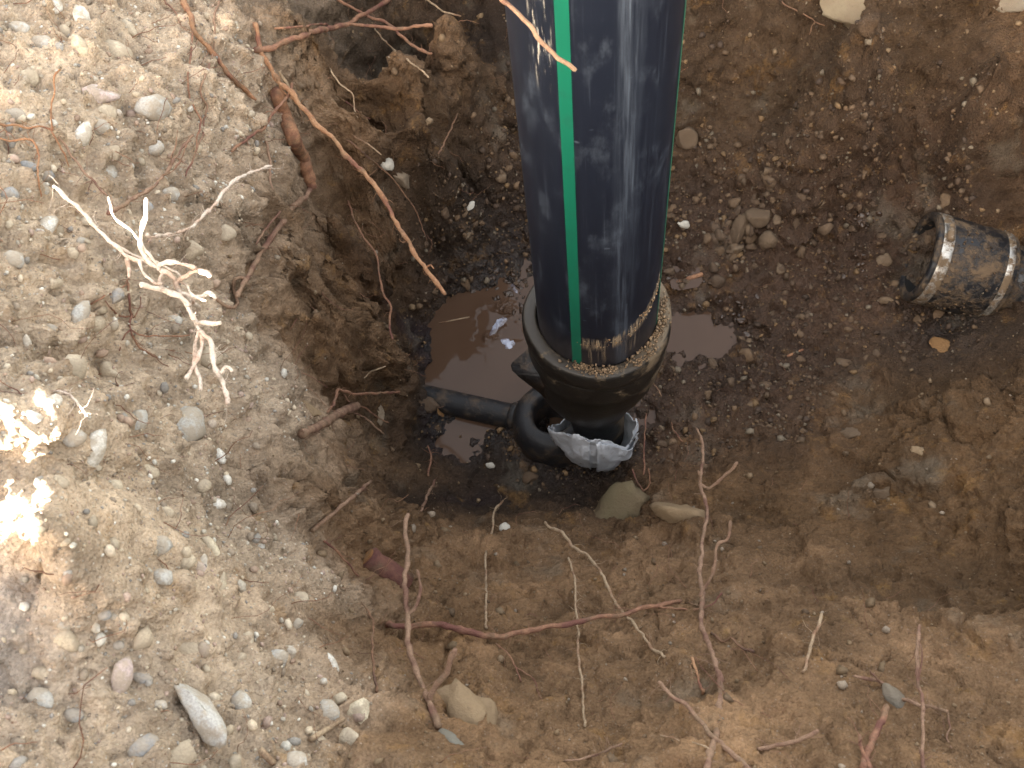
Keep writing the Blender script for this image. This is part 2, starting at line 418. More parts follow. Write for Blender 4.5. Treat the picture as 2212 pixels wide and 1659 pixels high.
# ray casts on the built ground (every second vertex is enough)
sx = np.unique(np.append(np.arange(0, NX, 2), NX - 1)); sy = np.unique(np.append(np.arange(0, NY, 2), NY - 1))
sub = V[idx[np.ix_(sy, sx)].ravel()]
si = np.arange(len(sx) * len(sy)).reshape(len(sy), len(sx))
sf = np.stack([si[:-1, :-1].ravel(), si[:-1, 1:].ravel(), si[1:, 1:].ravel(), si[1:, :-1].ravel()], 1)
BVH = BVHTree.FromPolygons(sub.tolist(), sf.tolist())
def hit(px, py):
    d = ray(px, py)
    loc, nor, i, t = BVH.ray_cast(CAM, d)
    if loc is None:
        t = (CAM.z - 1) / -d.z; return CAM + d * t, Vector((0, 0, 1)), t
    if nor.dot(d) > 0: nor = -nor
    return loc, nor, t
def drop(x, y):
    loc, nor, i, t = BVH.ray_cast(Vector((x, y, 4)), Vector((0, 0, -1)))
    return loc.z if loc else 0

# ------------------------------------------------------------------ puddles
def water_mat():
    m = NT('muddy_water'); p = m.geo()
    n1 = m.noise(p, 7, 4); n2 = m.noise(p, 30, 3)
    col = m.mix(n1, (.066, .037, .023), (.092, .056, .037))
    # scum islands
    # ripples
    rp = m.noise(p, 14, 2, .4)
    dist = m.n('ShaderNodeVectorMath', operation='DISTANCE'); m.t.links.new(p, dist.inputs[0])
    q = at_z(1082, 700, WATER); dist.inputs[1].default_value = q
    near_ = m.math('SUBTRACT', 1.0, m.band(dist.outputs['Value'], .02, .085))
    hh = m.math('MULTIPLY', m.math('MULTIPLY', near_, m.band(m.noise(p, 16, 2, .5), .42, .6)), m.noise(p, 75, 2, .5))
    nrm = m.bump(hh, .022, 1.0, m.bump(rp, .003, .25))
    return m.out(Base_Color=col, Roughness=.045, Normal=nrm, Specular_IOR_Level=.5, IOR=1.33)
M_WATER = water_mat()
def puddle(px0, py0, px1, py1, z=WATER, step=.006):
    a = at_z(px0, py0, z); b = at_z(px1, py0, z); c = at_z(px0, py1, z); d = at_z(px1, py1, z)
    x0, x1 = min(a.x, c.x), max(b.x, d.x); y0, y1 = min(c.y, d.y), max(a.y, b.y)
    vs = []; fs = []; nxp = int((x1 - x0) / step) + 2; nyp = int((y1 - y0) / step) + 2
    cx, cy = (x0 + x1) / 2, (y0 + y1) / 2
    vid = {}
    for j in range(nyp):
        for i in range(nxp):
            x, y = x0 + i * step, y0 + j * step
            r = math.hypot((x - cx) / (x1 - x0) * 2, (y - cy) / (y1 - y0) * 2)
            if r < 1.25:
                vid[i, j] = len(vs); vs.append((x, y, z))
    for (i, j) in vid:
        q = [(i, j), (i + 1, j), (i + 1, j + 1), (i, j + 1)]
        if all(k in vid for k in q): fs.append([vid[k] for k in q])
    o = link('puddle', mesh('puddle', vs, fs), M_WATER)
    tag(o, kind='structure')
    return o

# ------------------------------------------------------------------ stones and clods
def ico(sub):
    bm = bmesh.new(); bmesh.ops.create_icosphere(bm, subdivisions=sub, radius=1)
    v = np.array([x.co[:] for x in bm.verts]); f = np.array([[a.index for a in q.verts] for q in bm.faces]); bm.free()
    return v, f
ICO = {1: ico(1), 2: ico(2), 3: ico(3)}
def stone_shape(sub, kind, seed):
    r = np.random.default_rng(seed)
    v, f = ICO[sub]; v = v.copy()
    if kind == 'round':
        nz = fbm((v * .9 + seed * 3.1).astype(np.float32), 1.0, 2, seed)
        v = v * (1 + .28 * nz)[:, None]
        v = v * np.array([1.0, r.uniform(.62, .9), r.uniform(.5, .75)])
    else:
        for k in range(r.integers(7, 12)):
            nrm = r.normal(size=3); nrm /= np.linalg.norm(nrm)
            dd = r.uniform(.45, .8); s = v @ nrm - dd
            v = v - np.outer(np.clip(s, 0, 9), nrm)
        nz = fbm((v * 2.2 + seed * 1.7).astype(np.float32), 1.0, 3, seed)
        n2_ = fbm((v * 6.5 + seed * .7).astype(np.float32), 1.0, 3, seed + 5, .6)
        v = v * (1 + (.26 if kind == 'clod' else .09) * nz + (.14 if kind == 'clod' else .05) * n2_ * (sub > 1))[:, None]
        v = v / np.abs(v).max() * np.array([1, r.uniform(.7, .95), r.uniform(.6, .85)])
    return v, f

def stone_mat(name, stops, dust, damp=0.0, rough=.85):
    m = NT(name); p = m.obj(); w = m.geo()
    base_ = m.ramp(m.rand(), stops)
    n1 = m.noise(w, 60, 4, .6); n2 = m.noise(w, 420, 2, .6)
    c = m.mix(m.band(n2, .35, .7), base_, m.mix(.35, base_, (.12, .11, .1)))
    c = m.mix(m.math('MULTIPLY', m.band(n1, .38, .56), dust), c, (.33, .27, .2) if damp < .3 else (.09, .058, .036))
    nr = m.bump(m.math('ADD', n1, m.math('MULTIPLY', n2, .5)), .003, .7)
    return m.out(Base_Color=c, Roughness=rough, Normal=nr, Specular_IOR_Level=.25)
GREY = [(0, (.30, .30, .29)), (.35, (.22, .235, .25)), (.6, (.42, .40, .36)), (.85, (.36, .29, .22)), (1, (.5, .46, .4))]
M_PEB = stone_mat('pebble_mixed', [(0, (.42, .40, .36)), (.2, (.27, .27, .27)), (.4, (.40, .34, .26)), (.55, (.35, .34, .32)), (.7, (.46, .38, .30)), (.85, (.30, .22, .17)), (1, (.55, .52, .47))], .8)
MS = {'white': stone_mat('pebble_white', [(0, (.66, .63, .57)), (1, (.74, .71, .66))], .72),
      'grey': stone_mat('pebble_grey', [(0, (.42, .41, .38)), (1, (.50, .48, .45))], .72),
      'blue': stone_mat('pebble_bluegrey', [(0, (.25, .25, .255)), (1, (.33, .33, .33))], .6),
      'tan': stone_mat('pebble_tan', [(0, (.46, .38, .28)), (1, (.52, .44, .33))], .72),
      'pink': stone_mat('pebble_pink', [(0, (.50, .40, .38)), (1, (.58, .47, .45))], .72),
      'cream': stone_mat('pebble_cream', [(0, (.60, .52, .38)), (1, (.64, .56, .42))], .72)}
M_CLOD = stone_mat('soil_clod', [(0, (.075, .048, .030)), (.4, (.12, .078, .047)), (.8, (.16, .10, .055)), (1, (.20, .15, .10))], .5, .6, .9)
M_PALECLOD = stone_mat('pale_clod', [(0, (.19, .135, .09)), (1, (.25, .19, .13))], .35, .1, .95)

def orient(nor, spin):
    q = nor.to_track_quat('Z', 'Y')
    return q @ Quaternion((0, 0, 1), spin)

def stuff_stones(name, spots, mat_kind, sub, parent=None, mat=None, cols=None):
    """many small stones joined in one mesh; spots: (p, normal, size)"""
    shapes = [stone_shape(sub, mat_kind, 300 + k) for k in range(10)]
    VV = []; FF = []; CC = []; off = 0
    for k, (p, nr, s) in enumerate(spots):
        v, f = shapes[k % 10]
        R = np.array(orient(nr, random.uniform(0, 6.28)).to_matrix())
        vv = (v * s) @ R.T + np.array(p)
        VV.append(vv); FF.append(f + off); off += len(v)
        c = cols[rng.integers(len(cols))] * rng.uniform(.8, 1.2) if cols is not None else np.array((.2, .15, .1))
        CC.append(np.tile(np.append(c, 1), (len(v), 1)))
    me = mesh_np(name, np.concatenate(VV), np.concatenate(FF))
    at = me.color_attributes.new('tint', 'FLOAT_COLOR', 'POINT'); at.data.foreach_set('color', np.concatenate(CC).astype(np.float32).ravel())
    o = link(name, me, mat, parent); tag(o, kind='stuff')
    return o
def tint_mat(name, rough, spec):
    m = NT(name); p = m.geo(); n2 = m.noise(p, 300, 3, .65)
    c = m.n('ShaderNodeVectorMath', operation='SCALE'); m.set(c.inputs[0], m.attr('tint')); m.set(c.inputs['Scale'], m.math('MULTIPLY_ADD', n2, .9, .55))
    return m.out(Base_Color=c.outputs[0], Roughness=rough, Normal=m.bump(n2, .002, .6), Specular_IOR_Level=spec)
M_GRAVEL = tint_mat('gravel_grains', .9, .2)
M_CRUMBS = tint_mat('soil_crumb', .75, .35)

# picture-independent sampling of the built surface: pick mesh cells by area and soil
cellp = V[F[:, 0]].astype(np.float64)
e1 = V[F[:, 1]] - V[F[:, 0]]; e2 = V[F[:, 3]] - V[F[:, 0]]
area = np.linalg.norm(np.cross(e1, e2), axis=1)
inside = (cellp[:, 0] > -.85) & (cellp[:, 0] < 1.25) & (cellp[:, 1] > -.05) & (cellp[:, 1] < 2.1)
def scatter(weight, count):
    w = area * inside * weight; w = w / w.sum()
    return rng.choice(len(F), count, p=w)
# ---- gravel of the left bank
gcol = np.array([(.46, .38, .28), (.38, .34, .28), (.26, .24, .215), (.46, .39, .30), (.33, .24, .18), (.55, .52, .46), (.26, .21, .16), (.38, .32, .24), (.36, .27, .22)])
gw = sstep(.35, .9, grav[F[:, 0]])
ids = scatter(gw ** 1.5, 7500)
sizes = .0025 * (rng.pareto(2.2, len(ids)) * .55 + .75); sizes = np.clip(sizes, .0016, .0085)
stuff_stones('gravel', [(V[F[i, 0]] + VN[F[i, 0]] * s * .15, Vector(VN[F[i, 0]]), s) for i, s in zip(ids, sizes)], 'round', 1, ground, M_GRAVEL, gcol)

# ---- pebbles one can pick out, as pieces of the bank
PEB_SHAPES = []
for k in range(14):
    v, f = stone_shape(2, 'round' if k % 5 in (0, 2) else ('angular' if k % 5 != 4 else 'clod'), 40 + k)
    PEB_SHAPES.append(mesh_np('pebble', v, f))
def add_stone(name, me, p, nor, size, mat, spin=None, sc=(1, 1, 1), sink=.25, parent=ground, rot=None):
    m2 = me
    if not me.materials or me.materials[0] is not mat:
        key = (me.name, mat.name)
        if key not in CACHE:
            m2 = me.copy(); m2.materials.clear(); m2.materials.append(mat); CACHE[key] = m2
        m2 = CACHE[key]
    o = bpy.data.objects.new(name, m2); COL.objects.link(o)
    o.parent = parent
    o.rotation_mode = 'QUATERNION'
    o.rotation_quaternion = rot if rot is not None else orient(nor, random.uniform(0, 6.28) if spin is None else spin)
    o.location = Vector(p) - Vector(nor) * size * sink * .6
    o.scale = (size * sc[0], size * sc[1], size * sc[2])
    return o
CACHE = {}
def face_rot(nor, p, ang):
    """local x along the picture direction ang (degrees clockwise from right), local z on the surface normal"""
    t = ROT @ Vector((math.cos(math.radians(ang)), -math.sin(math.radians(ang)), 0))
    x = (t - nor * t.dot(nor)).normalized(); y = nor.cross(x)
    return Matrix((x, y, nor)).transposed().to_quaternion()
# traced: px, py, long, short, angle, colour, height factor
TRACED = """
405 922 98 80 -35 grey;205 975 98 46 -62 white;475 985 36 24 70 white;330 237 84 76 20 grey;212 205 96 58 -10 pink;300 912 56 40 -60 grey;115 868 46 28 -25 white;70 900 52 42 0 white
395 1400 84 34 5 tan;310 1383 66 44 -70 tan;205 1355 36 24 60 white;265 1465 88 44 -78 pink;520 1514 58 40 75 grey;345 1522 52 32 -15 grey;310 1617 72 46 -30 blue;382 1640 110 58 -12 tan
482 1266 84 30 -68 cream;352 1246 46 40 30 grey;455 1182 60 36 50 cream;120 14 40 32 0 white;176 35 50 36 70 white;172 98 54 32 65 cream;180 290 62 32 -65 white;212 278 48 40 0 grey
235 373 48 38 0 grey;255 641 44 30 -70 blue;415 545 66 56 10 tan;779 1539 80 62 -55 cream;733 1508 50 38 -40 cream;708 1536 56 46 60 grey;720 1433 46 18 55 white;360 1105 40 30 0 tan
160 800 70 56 -50 tan;175 675 60 34 -60 grey;58 740 36 18 75 white;210 700 44 34 0 tan;92 96 50 40 20 grey;140 72 44 26 70 tan;235 800 60 46 10 tan;440 1212 44 30 60 white
90 1455 46 36 0 tan;150 1380 72 56 30 tan;88 1508 60 44 60 grey;225 1330 30 22 0 blue;255 1395 26 20 0 blue;305 1465 50 22 15 blue;160 1545 40 30 0 blue;430 1230 46 30 40 pink
255 110 62 50 0 tan;280 60 50 36 40 tan;230 245 44 36 0 tan;335 320 40 34 0 grey;250 330 40 30 60 tan;60 360 40 26 0 blue;100 380 34 26 0 blue;320 450 36 24 70 blue;370 420 44 34 20 grey
100 490 70 36 -40 white;85 500 36 24 0 white;490 505 44 36 30 tan;450 770 60 54 0 tan;440 1050 36 30 0 tan;345 1180 56 46 0 grey;400 1215 50 40 0 tan;560 1180 30 24 0 grey
600 1420 60 50 0 grey;640 1350 44 36 0 grey;625 1405 30 22 30 white;650 1290 36 28 0 tan;690 1600 60 44 30 tan;760 1590 60 50 10 tan;640 1640 50 40 0 grey;580 1640 60 20 45 white
520 1420 36 28 0 tan;540 1380 40 30 60 tan;470 1090 36 28 0 white;320 1020 50 40 0 tan;250 1050 40 32 0 tan;130 1040 50 40 0 tan;160 950 50 44 0 grey;110 940 44 30 60 tan
60 170 46 40 0 tan;30 250 44 36 0 grey;40 60 50 44 0 grey;20 420 40 34 0 blue;30 560 50 40 20 grey;120 610 40 32 0 tan;380 690 36 28 0 grey;320 745 30 24 0 blue
"""
for it in TRACED.replace('\n', ';').split(';'):
    it = it.split()
    if len(it) != 6: continue
    px, py, L, S, ang = map(float, it[:5])
    p, nr, t = hit(px, py)
    m = depth_px(p)
    k = int(px * 7 + py) % 14
    me = PEB_SHAPES[k]
    a = L * m * .5
    add_stone('pebble', me, p, (nr + (CAM - p).normalized()).normalized(), a, MS[it[5]], sc=(1.05, S / L * 1.25, S / L * 1.1), sink=.22 * S / L, rot=face_rot((nr + (CAM - p).normalized()).normalized(), p, ang))
ids = scatter(gw ** 2, 120)
for i in ids:
    s = float(np.clip(.007 * (rng.pareto(2.5) * .6 + .8), .006, .016))
    add_stone('pebble', PEB_SHAPES[int(rng.integers(14))], V[F[i, 0]], Vector(VN[F[i, 0]]), s, M_PEB, sink=.8)

# ---- crumbs and clods of the pit floor
ccol = np.array([(.075, .048, .030), (.10, .066, .040), (.13, .083, .048), (.055, .036, .024), (.16, .10, .05), (.15, .12, .085), (.065, .043, .030)])
zf_ = V[F[:, 0], 2]
dw = sstep(.45, .9, crumb[F[:, 0]]) * (1 - gw) * (1 - gw) ** 3 * (zf_ > WATER + .003)
ids = scatter(dw, 6500)
sizes = np.clip(.0030 * (rng.pareto(2.1, len(ids)) * .6 + .7), .002, .011)
stuff_stones('soil_crumbs', [(V[F[i, 0]] + VN[F[i, 0]] * s * .3, Vector(VN[F[i, 0]]), s) for i, s in zip(ids, sizes)], 'clod', 1, ground, M_CRUMBS, ccol)
CLOD_SHAPES = []
for k in range(10):
    v, f = stone_shape(2, 'clod', 140 + k); CLOD_SHAPES.append(mesh_np('clod', v, f))
ids = scatter(dw ** 2 * (zf_ < .25), 230)
for i in ids:
    s = float(np.clip(.009 * (rng.pareto(2.6) * .6 + .8), .008, .021))
    add_stone('clod', CLOD_SHAPES[int(rng.integers(10))], V[F[i, 0]], Vector(VN[F[i, 0]]), s, M_CLOD, sink=.15)
q_ = at_z(1590, 490, .09)
gwt = np.exp(-(((cellp[:, 0] - q_.x) / .10) ** 2 + ((cellp[:, 1] - q_.y) / .08) ** 2)) * (zf_ > WATER + .01)
for i in scatter(gwt, 46):
    s = float(rng.uniform(.009, .024))
    add_stone('clod', CLOD_SHAPES[int(rng.integers(10))], V[F[i, 0]], Vector(VN[F[i, 0]]), s, M_CLOD, sink=.05)
# wet mud bumps that break the water and shine beside the puddle
mb = NT('wet_mud'); nm_ = mb.noise(mb.geo(), 90, 3)
M_WETMUD = mb.out(Base_Color=mb.mix(nm_, (.035, .021, .014), (.06, .037, .024)), Roughness=.2, Specular_IOR_Level=.5, Normal=mb.bump(nm_, .004, .8))
spots = []
for (bx, by, bn, bs) in ((1098, 640, 14, 26), (1122, 606, 12, 22), (1060, 600, 8, 26), (1118, 690, 6, 14), (1590, 700, 10, 18), (1470, 600, 8, 22), (1878, 462, 14, 24), (1850, 575, 16, 40), (1560, 640, 12, 26)):
    for k in range(bn):
        p, nr, t = hit(random.gauss(bx, bs), random.gauss(by, bs * .7))
        s = random.uniform(.004, .015)
        spots.append((Vector((p.x, p.y, max(p.z, WATER) - s * .28)) , Vector((random.gauss(0, .2), random.gauss(0, .2), 1)).normalized(), s))
stuff_stones('wet_mud_lumps', spots, 'clod', 2, ground, M_WETMUD)
# sky reflection on the water, painted as thin pale patches beside the pipe
mf = NT('painted_glint'); M_GLINT = mf.out(Base_Color=mf.mix(mf.band(mf.noise(mf.geo(), 60, 3), .4, .62), (.12, .10, .11), (.40, .43, .54)), Roughness=.08, Specular_IOR_Level=.8, Normal=mf.bump(mf.noise(mf.geo(), 45, 2), .006, .8))
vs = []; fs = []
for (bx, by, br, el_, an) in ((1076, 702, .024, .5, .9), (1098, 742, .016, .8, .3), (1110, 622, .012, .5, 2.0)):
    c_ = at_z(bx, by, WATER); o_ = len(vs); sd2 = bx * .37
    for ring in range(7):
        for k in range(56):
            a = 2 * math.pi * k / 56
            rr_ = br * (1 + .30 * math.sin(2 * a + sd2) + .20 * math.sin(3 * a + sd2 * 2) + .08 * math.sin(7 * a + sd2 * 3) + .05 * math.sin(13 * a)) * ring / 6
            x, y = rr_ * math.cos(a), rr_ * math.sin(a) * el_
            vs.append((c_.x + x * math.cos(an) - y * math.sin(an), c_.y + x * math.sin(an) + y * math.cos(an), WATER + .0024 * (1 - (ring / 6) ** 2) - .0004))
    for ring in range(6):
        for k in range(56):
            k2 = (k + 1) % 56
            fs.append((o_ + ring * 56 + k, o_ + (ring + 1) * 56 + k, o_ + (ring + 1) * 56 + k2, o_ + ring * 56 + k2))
GLINT = link('painted_glint', mesh('painted_glint', vs, fs), M_GLINT); tag(GLINT, 'painted pale bluish sky glint on the brown puddle beside the pipe', None, None, 'stuff')
# sparse crumbs on the compact faces and the near slope
ww = (1 - gw) * (1 - sstep(.4, .8, crumb[F[:, 0]])) * (VN[F[:, 0], 2] > .35)
ids = scatter(ww, 2200)
sizes = np.clip(.0024 * (rng.pareto(1.9, len(ids)) * .6 + .7), .0018, .011)
stuff_stones('soil_crumbs', [(V[F[i, 0]] + VN[F[i, 0]] * s * .25, Vector(VN[F[i, 0]]), s) for i, s in zip(ids, sizes)], 'clod', 1, ground, M_CRUMBS, np.array([(.17, .115, .065), (.21, .145, .085), (.12, .078, .045), (.15, .10, .055), (.20, .14, .085), (.24, .19, .14)]))

puddle(820, 540, 1700, 1010)
# ------------------------------------------------------------------ big black drain pipe
PR, ZF = .0990, .53
B = at_z(1290, 676, ZF); BX, BY = B.x, B.y
dcam = Vector((-BX, -BY, 0)).normalized(); dright = Vector((-dcam.y, dcam.x, 0))
def pdir(a):                              # a in degrees from the side facing the viewer, + to the right
    a = math.radians(a); return dcam * math.cos(a) + dright * math.sin(a)

def lathe(name, prof, seg=72, off=None, uvs=True, noise=None, a0=-180, a1=180, wob=0):
    """prof: list of (r, z); returns a mesh round the local z axis, angle 0 towards dcam"""
    closed = (a1 - a0) >= 359.9
    na = seg if closed else seg + 1
    vs = []; fs = []
    for i, (r, z) in enumerate(prof):
        ox = off(z) if off else 0
        for k in range(na):
            a = a0 + (a1 - a0) * k / seg
            d = pdir(a); rr_ = r + (noise(a, z) if noise else 0)
            vs.append(d * rr_ + dright * ox + Vector((0, 0, z)))
    for i in range(len(prof) - 1):
        for k in range(seg):
            k2 = (k + 1) % na
            fs.append((i * na + k, i * na + k2, (i + 1) * na + k2, (i + 1) * na + k))
    me = mesh(name, vs, fs)
    uv = me.uv_layers.new(name='UVMap')
    for poly in me.polygons:
        ks = [me.loops[l].vertex_index % na for l in poly.loop_indices]
        wrap = closed and max(ks) - min(ks) > 2
        for l in poly.loop_indices:
            vi = me.loops[l].vertex_index; k = vi % na
            if wrap and k == 0: k = seg
            uv.data[l].uv = ((a0 + (a1 - a0) * k / seg) / 90.0, vs[vi].z)
    bm = bmesh.new(); bm.from_mesh(me); bmesh.ops.recalc_face_normals(bm, faces=bm.faces); bm.to_mesh(me); bm.free()
    return me

def uvparts(m):
    s = m.n('ShaderNodeSeparateXYZ'); m.t.links.new(m.uv(), s.inputs[0]); return s.outputs[0], s.outputs[1]
def uvvec(m, sx_, sy_):
    k = m.n('ShaderNodeMapping'); m.t.links.new(m.uv(), k.inputs[0]); k.inputs['Scale'].default_value = (sx_, sy_, 1); return k.outputs[0]

_d = ray(1195, 70); _q = CAM + _d * ((Vector((BX, BY, 0)) + pdir(-35) * PR - Vector((CAM.x, CAM.y, 0))).to_2d().length / _d.to_2d().length)
SCRZ = _q.z
def pipe_mat():
    m = NT('black_plastic'); u, v = uvparts(m)
    w = m.noise(m.geo(), 14, 3, .5)
    uu = m.math('ADD', u, m.math('MULTIPLY', m.math('SUBTRACT', w, .5), .06))
    # long scuffed band with sky reflection painted in, and worn side streaks
    d = m.math('ABSOLUTE', m.math('SUBTRACT', uu, .245))
    band = m.math('SUBTRACT', 1.0, m.band(d, .02, .135))
    st = m.noise(uvvec(m, 24, 4.5), 1.0, 6, .74); st2 = m.noise(uvvec(m, 16, 5.5), 1.0, 6, .7); st3 = m.noise(uvvec(m, 120, 1.6), 1.0, 3, .6)
    sc = m.math('MULTIPLY', band, m.math('MULTIPLY', m.band(st, .32, .75), m.band(st2, .28, .62)))
    side = m.math('MULTIPLY', m.band(st3, .56, .74), m.math('SUBTRACT', 1.0, m.band(m.math('ABSOLUTE', m.math('SUBTRACT', u, .42)), .05, .3)))
    side = m.math('MULTIPLY', side, .2)
    hz = m.math('MULTIPLY', m.band(m.noise(uvvec(m, 3.0, 9), 1.0, 5, .7), .50, .75), .30)
    # sweeping wipe marks
    mp = m.n('ShaderNodeMapping'); m.t.links.new(m.uv(), mp.inputs[0]); mp.inputs['Rotation'].default_value = (0, 0, .85); mp.inputs['Scale'].default_value = (26, 4, 1)
    wp = m.math('MULTIPLY', m.band(m.noise(mp.outputs[0], 1.0, 5, .7), .55, .8), .34)
    scr = m.n('ShaderNodeMapping'); m.t.links.new(m.uv(), scr.inputs[0]); scr.inputs['Rotation'].default_value = (0, 0, -1.2); scr.inputs['Scale'].default_value = (5, 90, 1)
    sx_ = m.math('MULTIPLY', m.band(m.noise(scr.outputs[0], 1.0, 2, .4), .72, .78), .3)
    tot = m.math('ADD', m.math('ADD', m.math('MULTIPLY', sc, .6), side), m.math('ADD', m.math('ADD', hz, wp), sx_), clamp=True)
    col = m.mix(tot, (.0060, .0085, .0160), (.100, .125, .165))
    bx_ = m.math('MULTIPLY', m.math('SUBTRACT', 1.0, m.band(m.math('ABSOLUTE', m.math('ADD', u, .40)), .03, .13)), m.math('SUBTRACT', 1.0, m.band(m.math('ABSOLUTE', m.math('SUBTRACT', v, SCRZ)), .03, .09)))
    wsc = m.math('MULTIPLY', bx_, m.band(m.noise(uvvec(m, 30, 12), 1.0, 5, .75), .54, .62))
    col = m.mix(wsc, col, (.34, .32, .28))
    # dried clay smeared near the foot
    e = m.math('SUBTRACT', v, m.math('MULTIPLY_ADD', m.math('MULTIPLY', m.math('MAXIMUM', u, 0.0), m.math('MAXIMUM', u, 0.0)), .13, ZF + .063))
    n5 = m.noise(uvvec(m, 9, 60), 1.0, 5, .7); n6 = m.noise(uvvec(m, 26, 18), 1.0, 5, .7)
    top = m.math('SUBTRACT', 1.0, m.band(m.math('ABSOLUTE', m.math('SUBTRACT', e, m.math('MULTIPLY', m.math('SUBTRACT', n6, .5), .03))), .006, .022))
    drip = m.math('MULTIPLY', m.math('SUBTRACT', 1.0, m.band(m.math('ABSOLUTE', m.math('ADD', e, .030)), .014, .036)), m.math('MULTIPLY', m.band(m.noise(uvvec(m, 24, 7), 1.0, 6, .75), .47, .60), m.band(m.noise(uvvec(m, 8, 2), 1.0, 2, .5), .46, .54)))
    mud = m.math('MULTIPLY', m.math('MAXIMUM', m.math('MULTIPLY', m.math('MULTIPLY', top, m.band(n6, .40, .55)), m.band(m.noise(uvvec(m, 9, 3), 1.0, 3, .6), .38, .5)), m.math('MULTIPLY', m.math('MULTIPLY', drip, .85), m.math('SUBTRACT', 1.0, m.band(u, .30, .55)))), m.math('MULTIPLY', m.band(u, -.26, -.18), m.math('SUBTRACT', 1.0, m.band(u, .78, .88))))
    col = m.mix(mud, col, m.mix(n6, (.17, .115, .065), (.33, .27, .20)))
    dusty = m.math('MULTIPLY', m.math('SUBTRACT', 1.0, m.band(v, ZF - .02, ZF + .10)), m.math('MULTIPLY', n6, .30))
    col = m.mix(dusty, col, (.12, .085, .055))
    rg = m.math('ADD', m.math('MULTIPLY_ADD', tot, .3, .40), m.math('MULTIPLY', mud, .5), clamp=True)
    nr = m.bump(m.math('ADD', m.math('MULTIPLY', mud, 1.0), m.math('MULTIPLY', st, .05)), .002, .8)
    return m.out(Base_Color=col, Roughness=rg, Normal=nr, Specular_IOR_Level=.24)
def green_mat():
    m = NT('green_stripe'); n1 = m.noise(m.geo(), 40, 4, .6)
    c = m.mix(m.math('MULTIPLY', m.band(n1, .5, .8), .5), (.001, .092, .056), (.008, .066, .046))
    return m.out(Base_Color=c, Roughness=.42)
M_PIPE = pipe_mat(); M_GREEN = green_mat()
pipe = bpy.data.objects.new('drain_pipe', None); COL.objects.link(pipe); pipe.location = (BX, BY, 0)
tag(pipe, 'thick upright black plastic pipe with green stripes standing in the flanged fitting', 'pipe')
def at_parent(o, par): o.parent = par; return o
H1 = 1.70
link_ = lambda name, me, mat, par: at_parent(link(name, me, mat), par)
link_('pipe_wall', lathe('pipe_wall', [(PR - .011, ZF - .05), (PR - .001, ZF - .05), (PR, ZF - .048)] + [(PR, ZF + .02 + k * (H1 - ZF - .02) / 40) for k in range(41)] + [(PR - .001, H1 + .001), (PR - .011, H1 + .001), (PR - .011, ZF - .05)], 96), M_PIPE, pipe)
for a, hw in ((-19.5, 4.6), (79, 4.6), (171, 4.6), (-110, 4.6)):
    st = [(PR - .0003, ZF - .04), (PR + .0006, ZF - .04)] + [(PR + .0006, ZF + k * (H1 - ZF) / 12) for k in range(13)] + [(PR - .0003, H1)]
    link_('stripe', lathe('stripe', st, 6, a0=a - hw, a1=a + hw), M_GREEN, pipe)

# ------------------------------------------------------------------ fitting under the pipe
def fit_mat():
    m = NT('muddy_black_fitting'); p = m.geo(); u, v = uvparts(m)
    n1 = m.noise(p, 24, 5, .65); n2 = m.noise(p, 90, 4, .7)
    right = m.band(u, .15, .75)
    up = m.n('ShaderNodeSeparateXYZ'); m.t.links.new(m.n('ShaderNodeNewGeometry').outputs['Normal'], up.inputs[0])
    flat_ = m.band(up.outputs[2], .5, .95)
    amt = m.math('MULTIPLY', m.band(m.math('MULTIPLY_ADD', right, .20, n1), .58, .76), .8)
    amt = m.math('MAXIMUM', amt, m.math('MULTIPLY', flat_, m.math('MULTIPLY_ADD', right, .55, .12)))
    amt = m.math('MAXIMUM', amt, m.math('MULTIPLY', m.band(n2, .55, .75), .25))
    col = m.mix(amt, (.009, .0085, .008), m.mix(n2, (.10, .070, .042), (.22, .165, .105)))
    rg = m.math('MULTIPLY_ADD', amt, .45, .42)
    return m.out(Base_Color=col, Roughness=rg, Normal=m.bump(m.math('MULTIPLY_ADD', n2, .4, amt), .0022, .7), Specular_IOR_Level=.4)
def wetplastic():
    m = NT('wet_black_plastic'); p = m.geo(); n1 = m.noise(p, 30, 5, .65); n2 = m.noise(p, 120, 4, .7)
    amt = m.math('MULTIPLY', m.band(n1, .45, .7), .75)
    col = m.mix(amt, (.016, .016, .018), m.mix(n2, (.07, .048, .032), (.12, .085, .058)))
    return m.out(Base_Color=col, Roughness=m.math('MULTIPLY_ADD', amt, .35, .48), Normal=m.bump(m.math('ADD', amt, n2), .0016, .6), Specular_IOR_Level=.3)
M_WETP = wetplastic()
M_FIT = fit_mat()
fit = bpy.data.objects.new('flanged_fitting', None); COL.objects.link(fit); fit.location = (BX, BY, 0)
tag(fit, 'mud-stained black plastic reducer with a wide collar round the foot of the upright pipe', 'pipe fitting')
collar = [(.098, ZF - .10), (.0998, ZF - .10), (.0998, ZF - .003), (.1015, ZF - .0005), (.104, ZF), (.119, ZF), (.1225, ZF - .0025), (.1245, ZF - .008), (.125, ZF - .030), (.124, ZF - .040), (.1205, ZF - .045), (.119, ZF - .05)]
link_('collar', lathe('collar', collar, 96, noise=lambda a, z: .0012 * math.sin(math.radians(a * 3 + 40)) + .0007 * math.sin(math.radians(a * 7))), M_FIT, fit)
offb = lambda z: -.012 * math.exp(-((z - (ZF - .24)) / .09) ** 2)
body = [(.112, ZF - .046), (.119, ZF - .0455), (.1205, ZF - .055), (.1205, ZF - .095), (.1185, ZF - .108), (.1150, ZF - .112), (.1155, ZF - .150), (.109, ZF - .185), (.098, ZF - .22), (.085, ZF - .26), (.071, ZF - .30), (.060, ZF - .335), (.055, ZF - .36), (.053, ZF - .40), (.053, .02), (.048, .015)]
link_('reducer_body', lathe('reducer_body', body, 96, off=offb), M_FIT, fit)
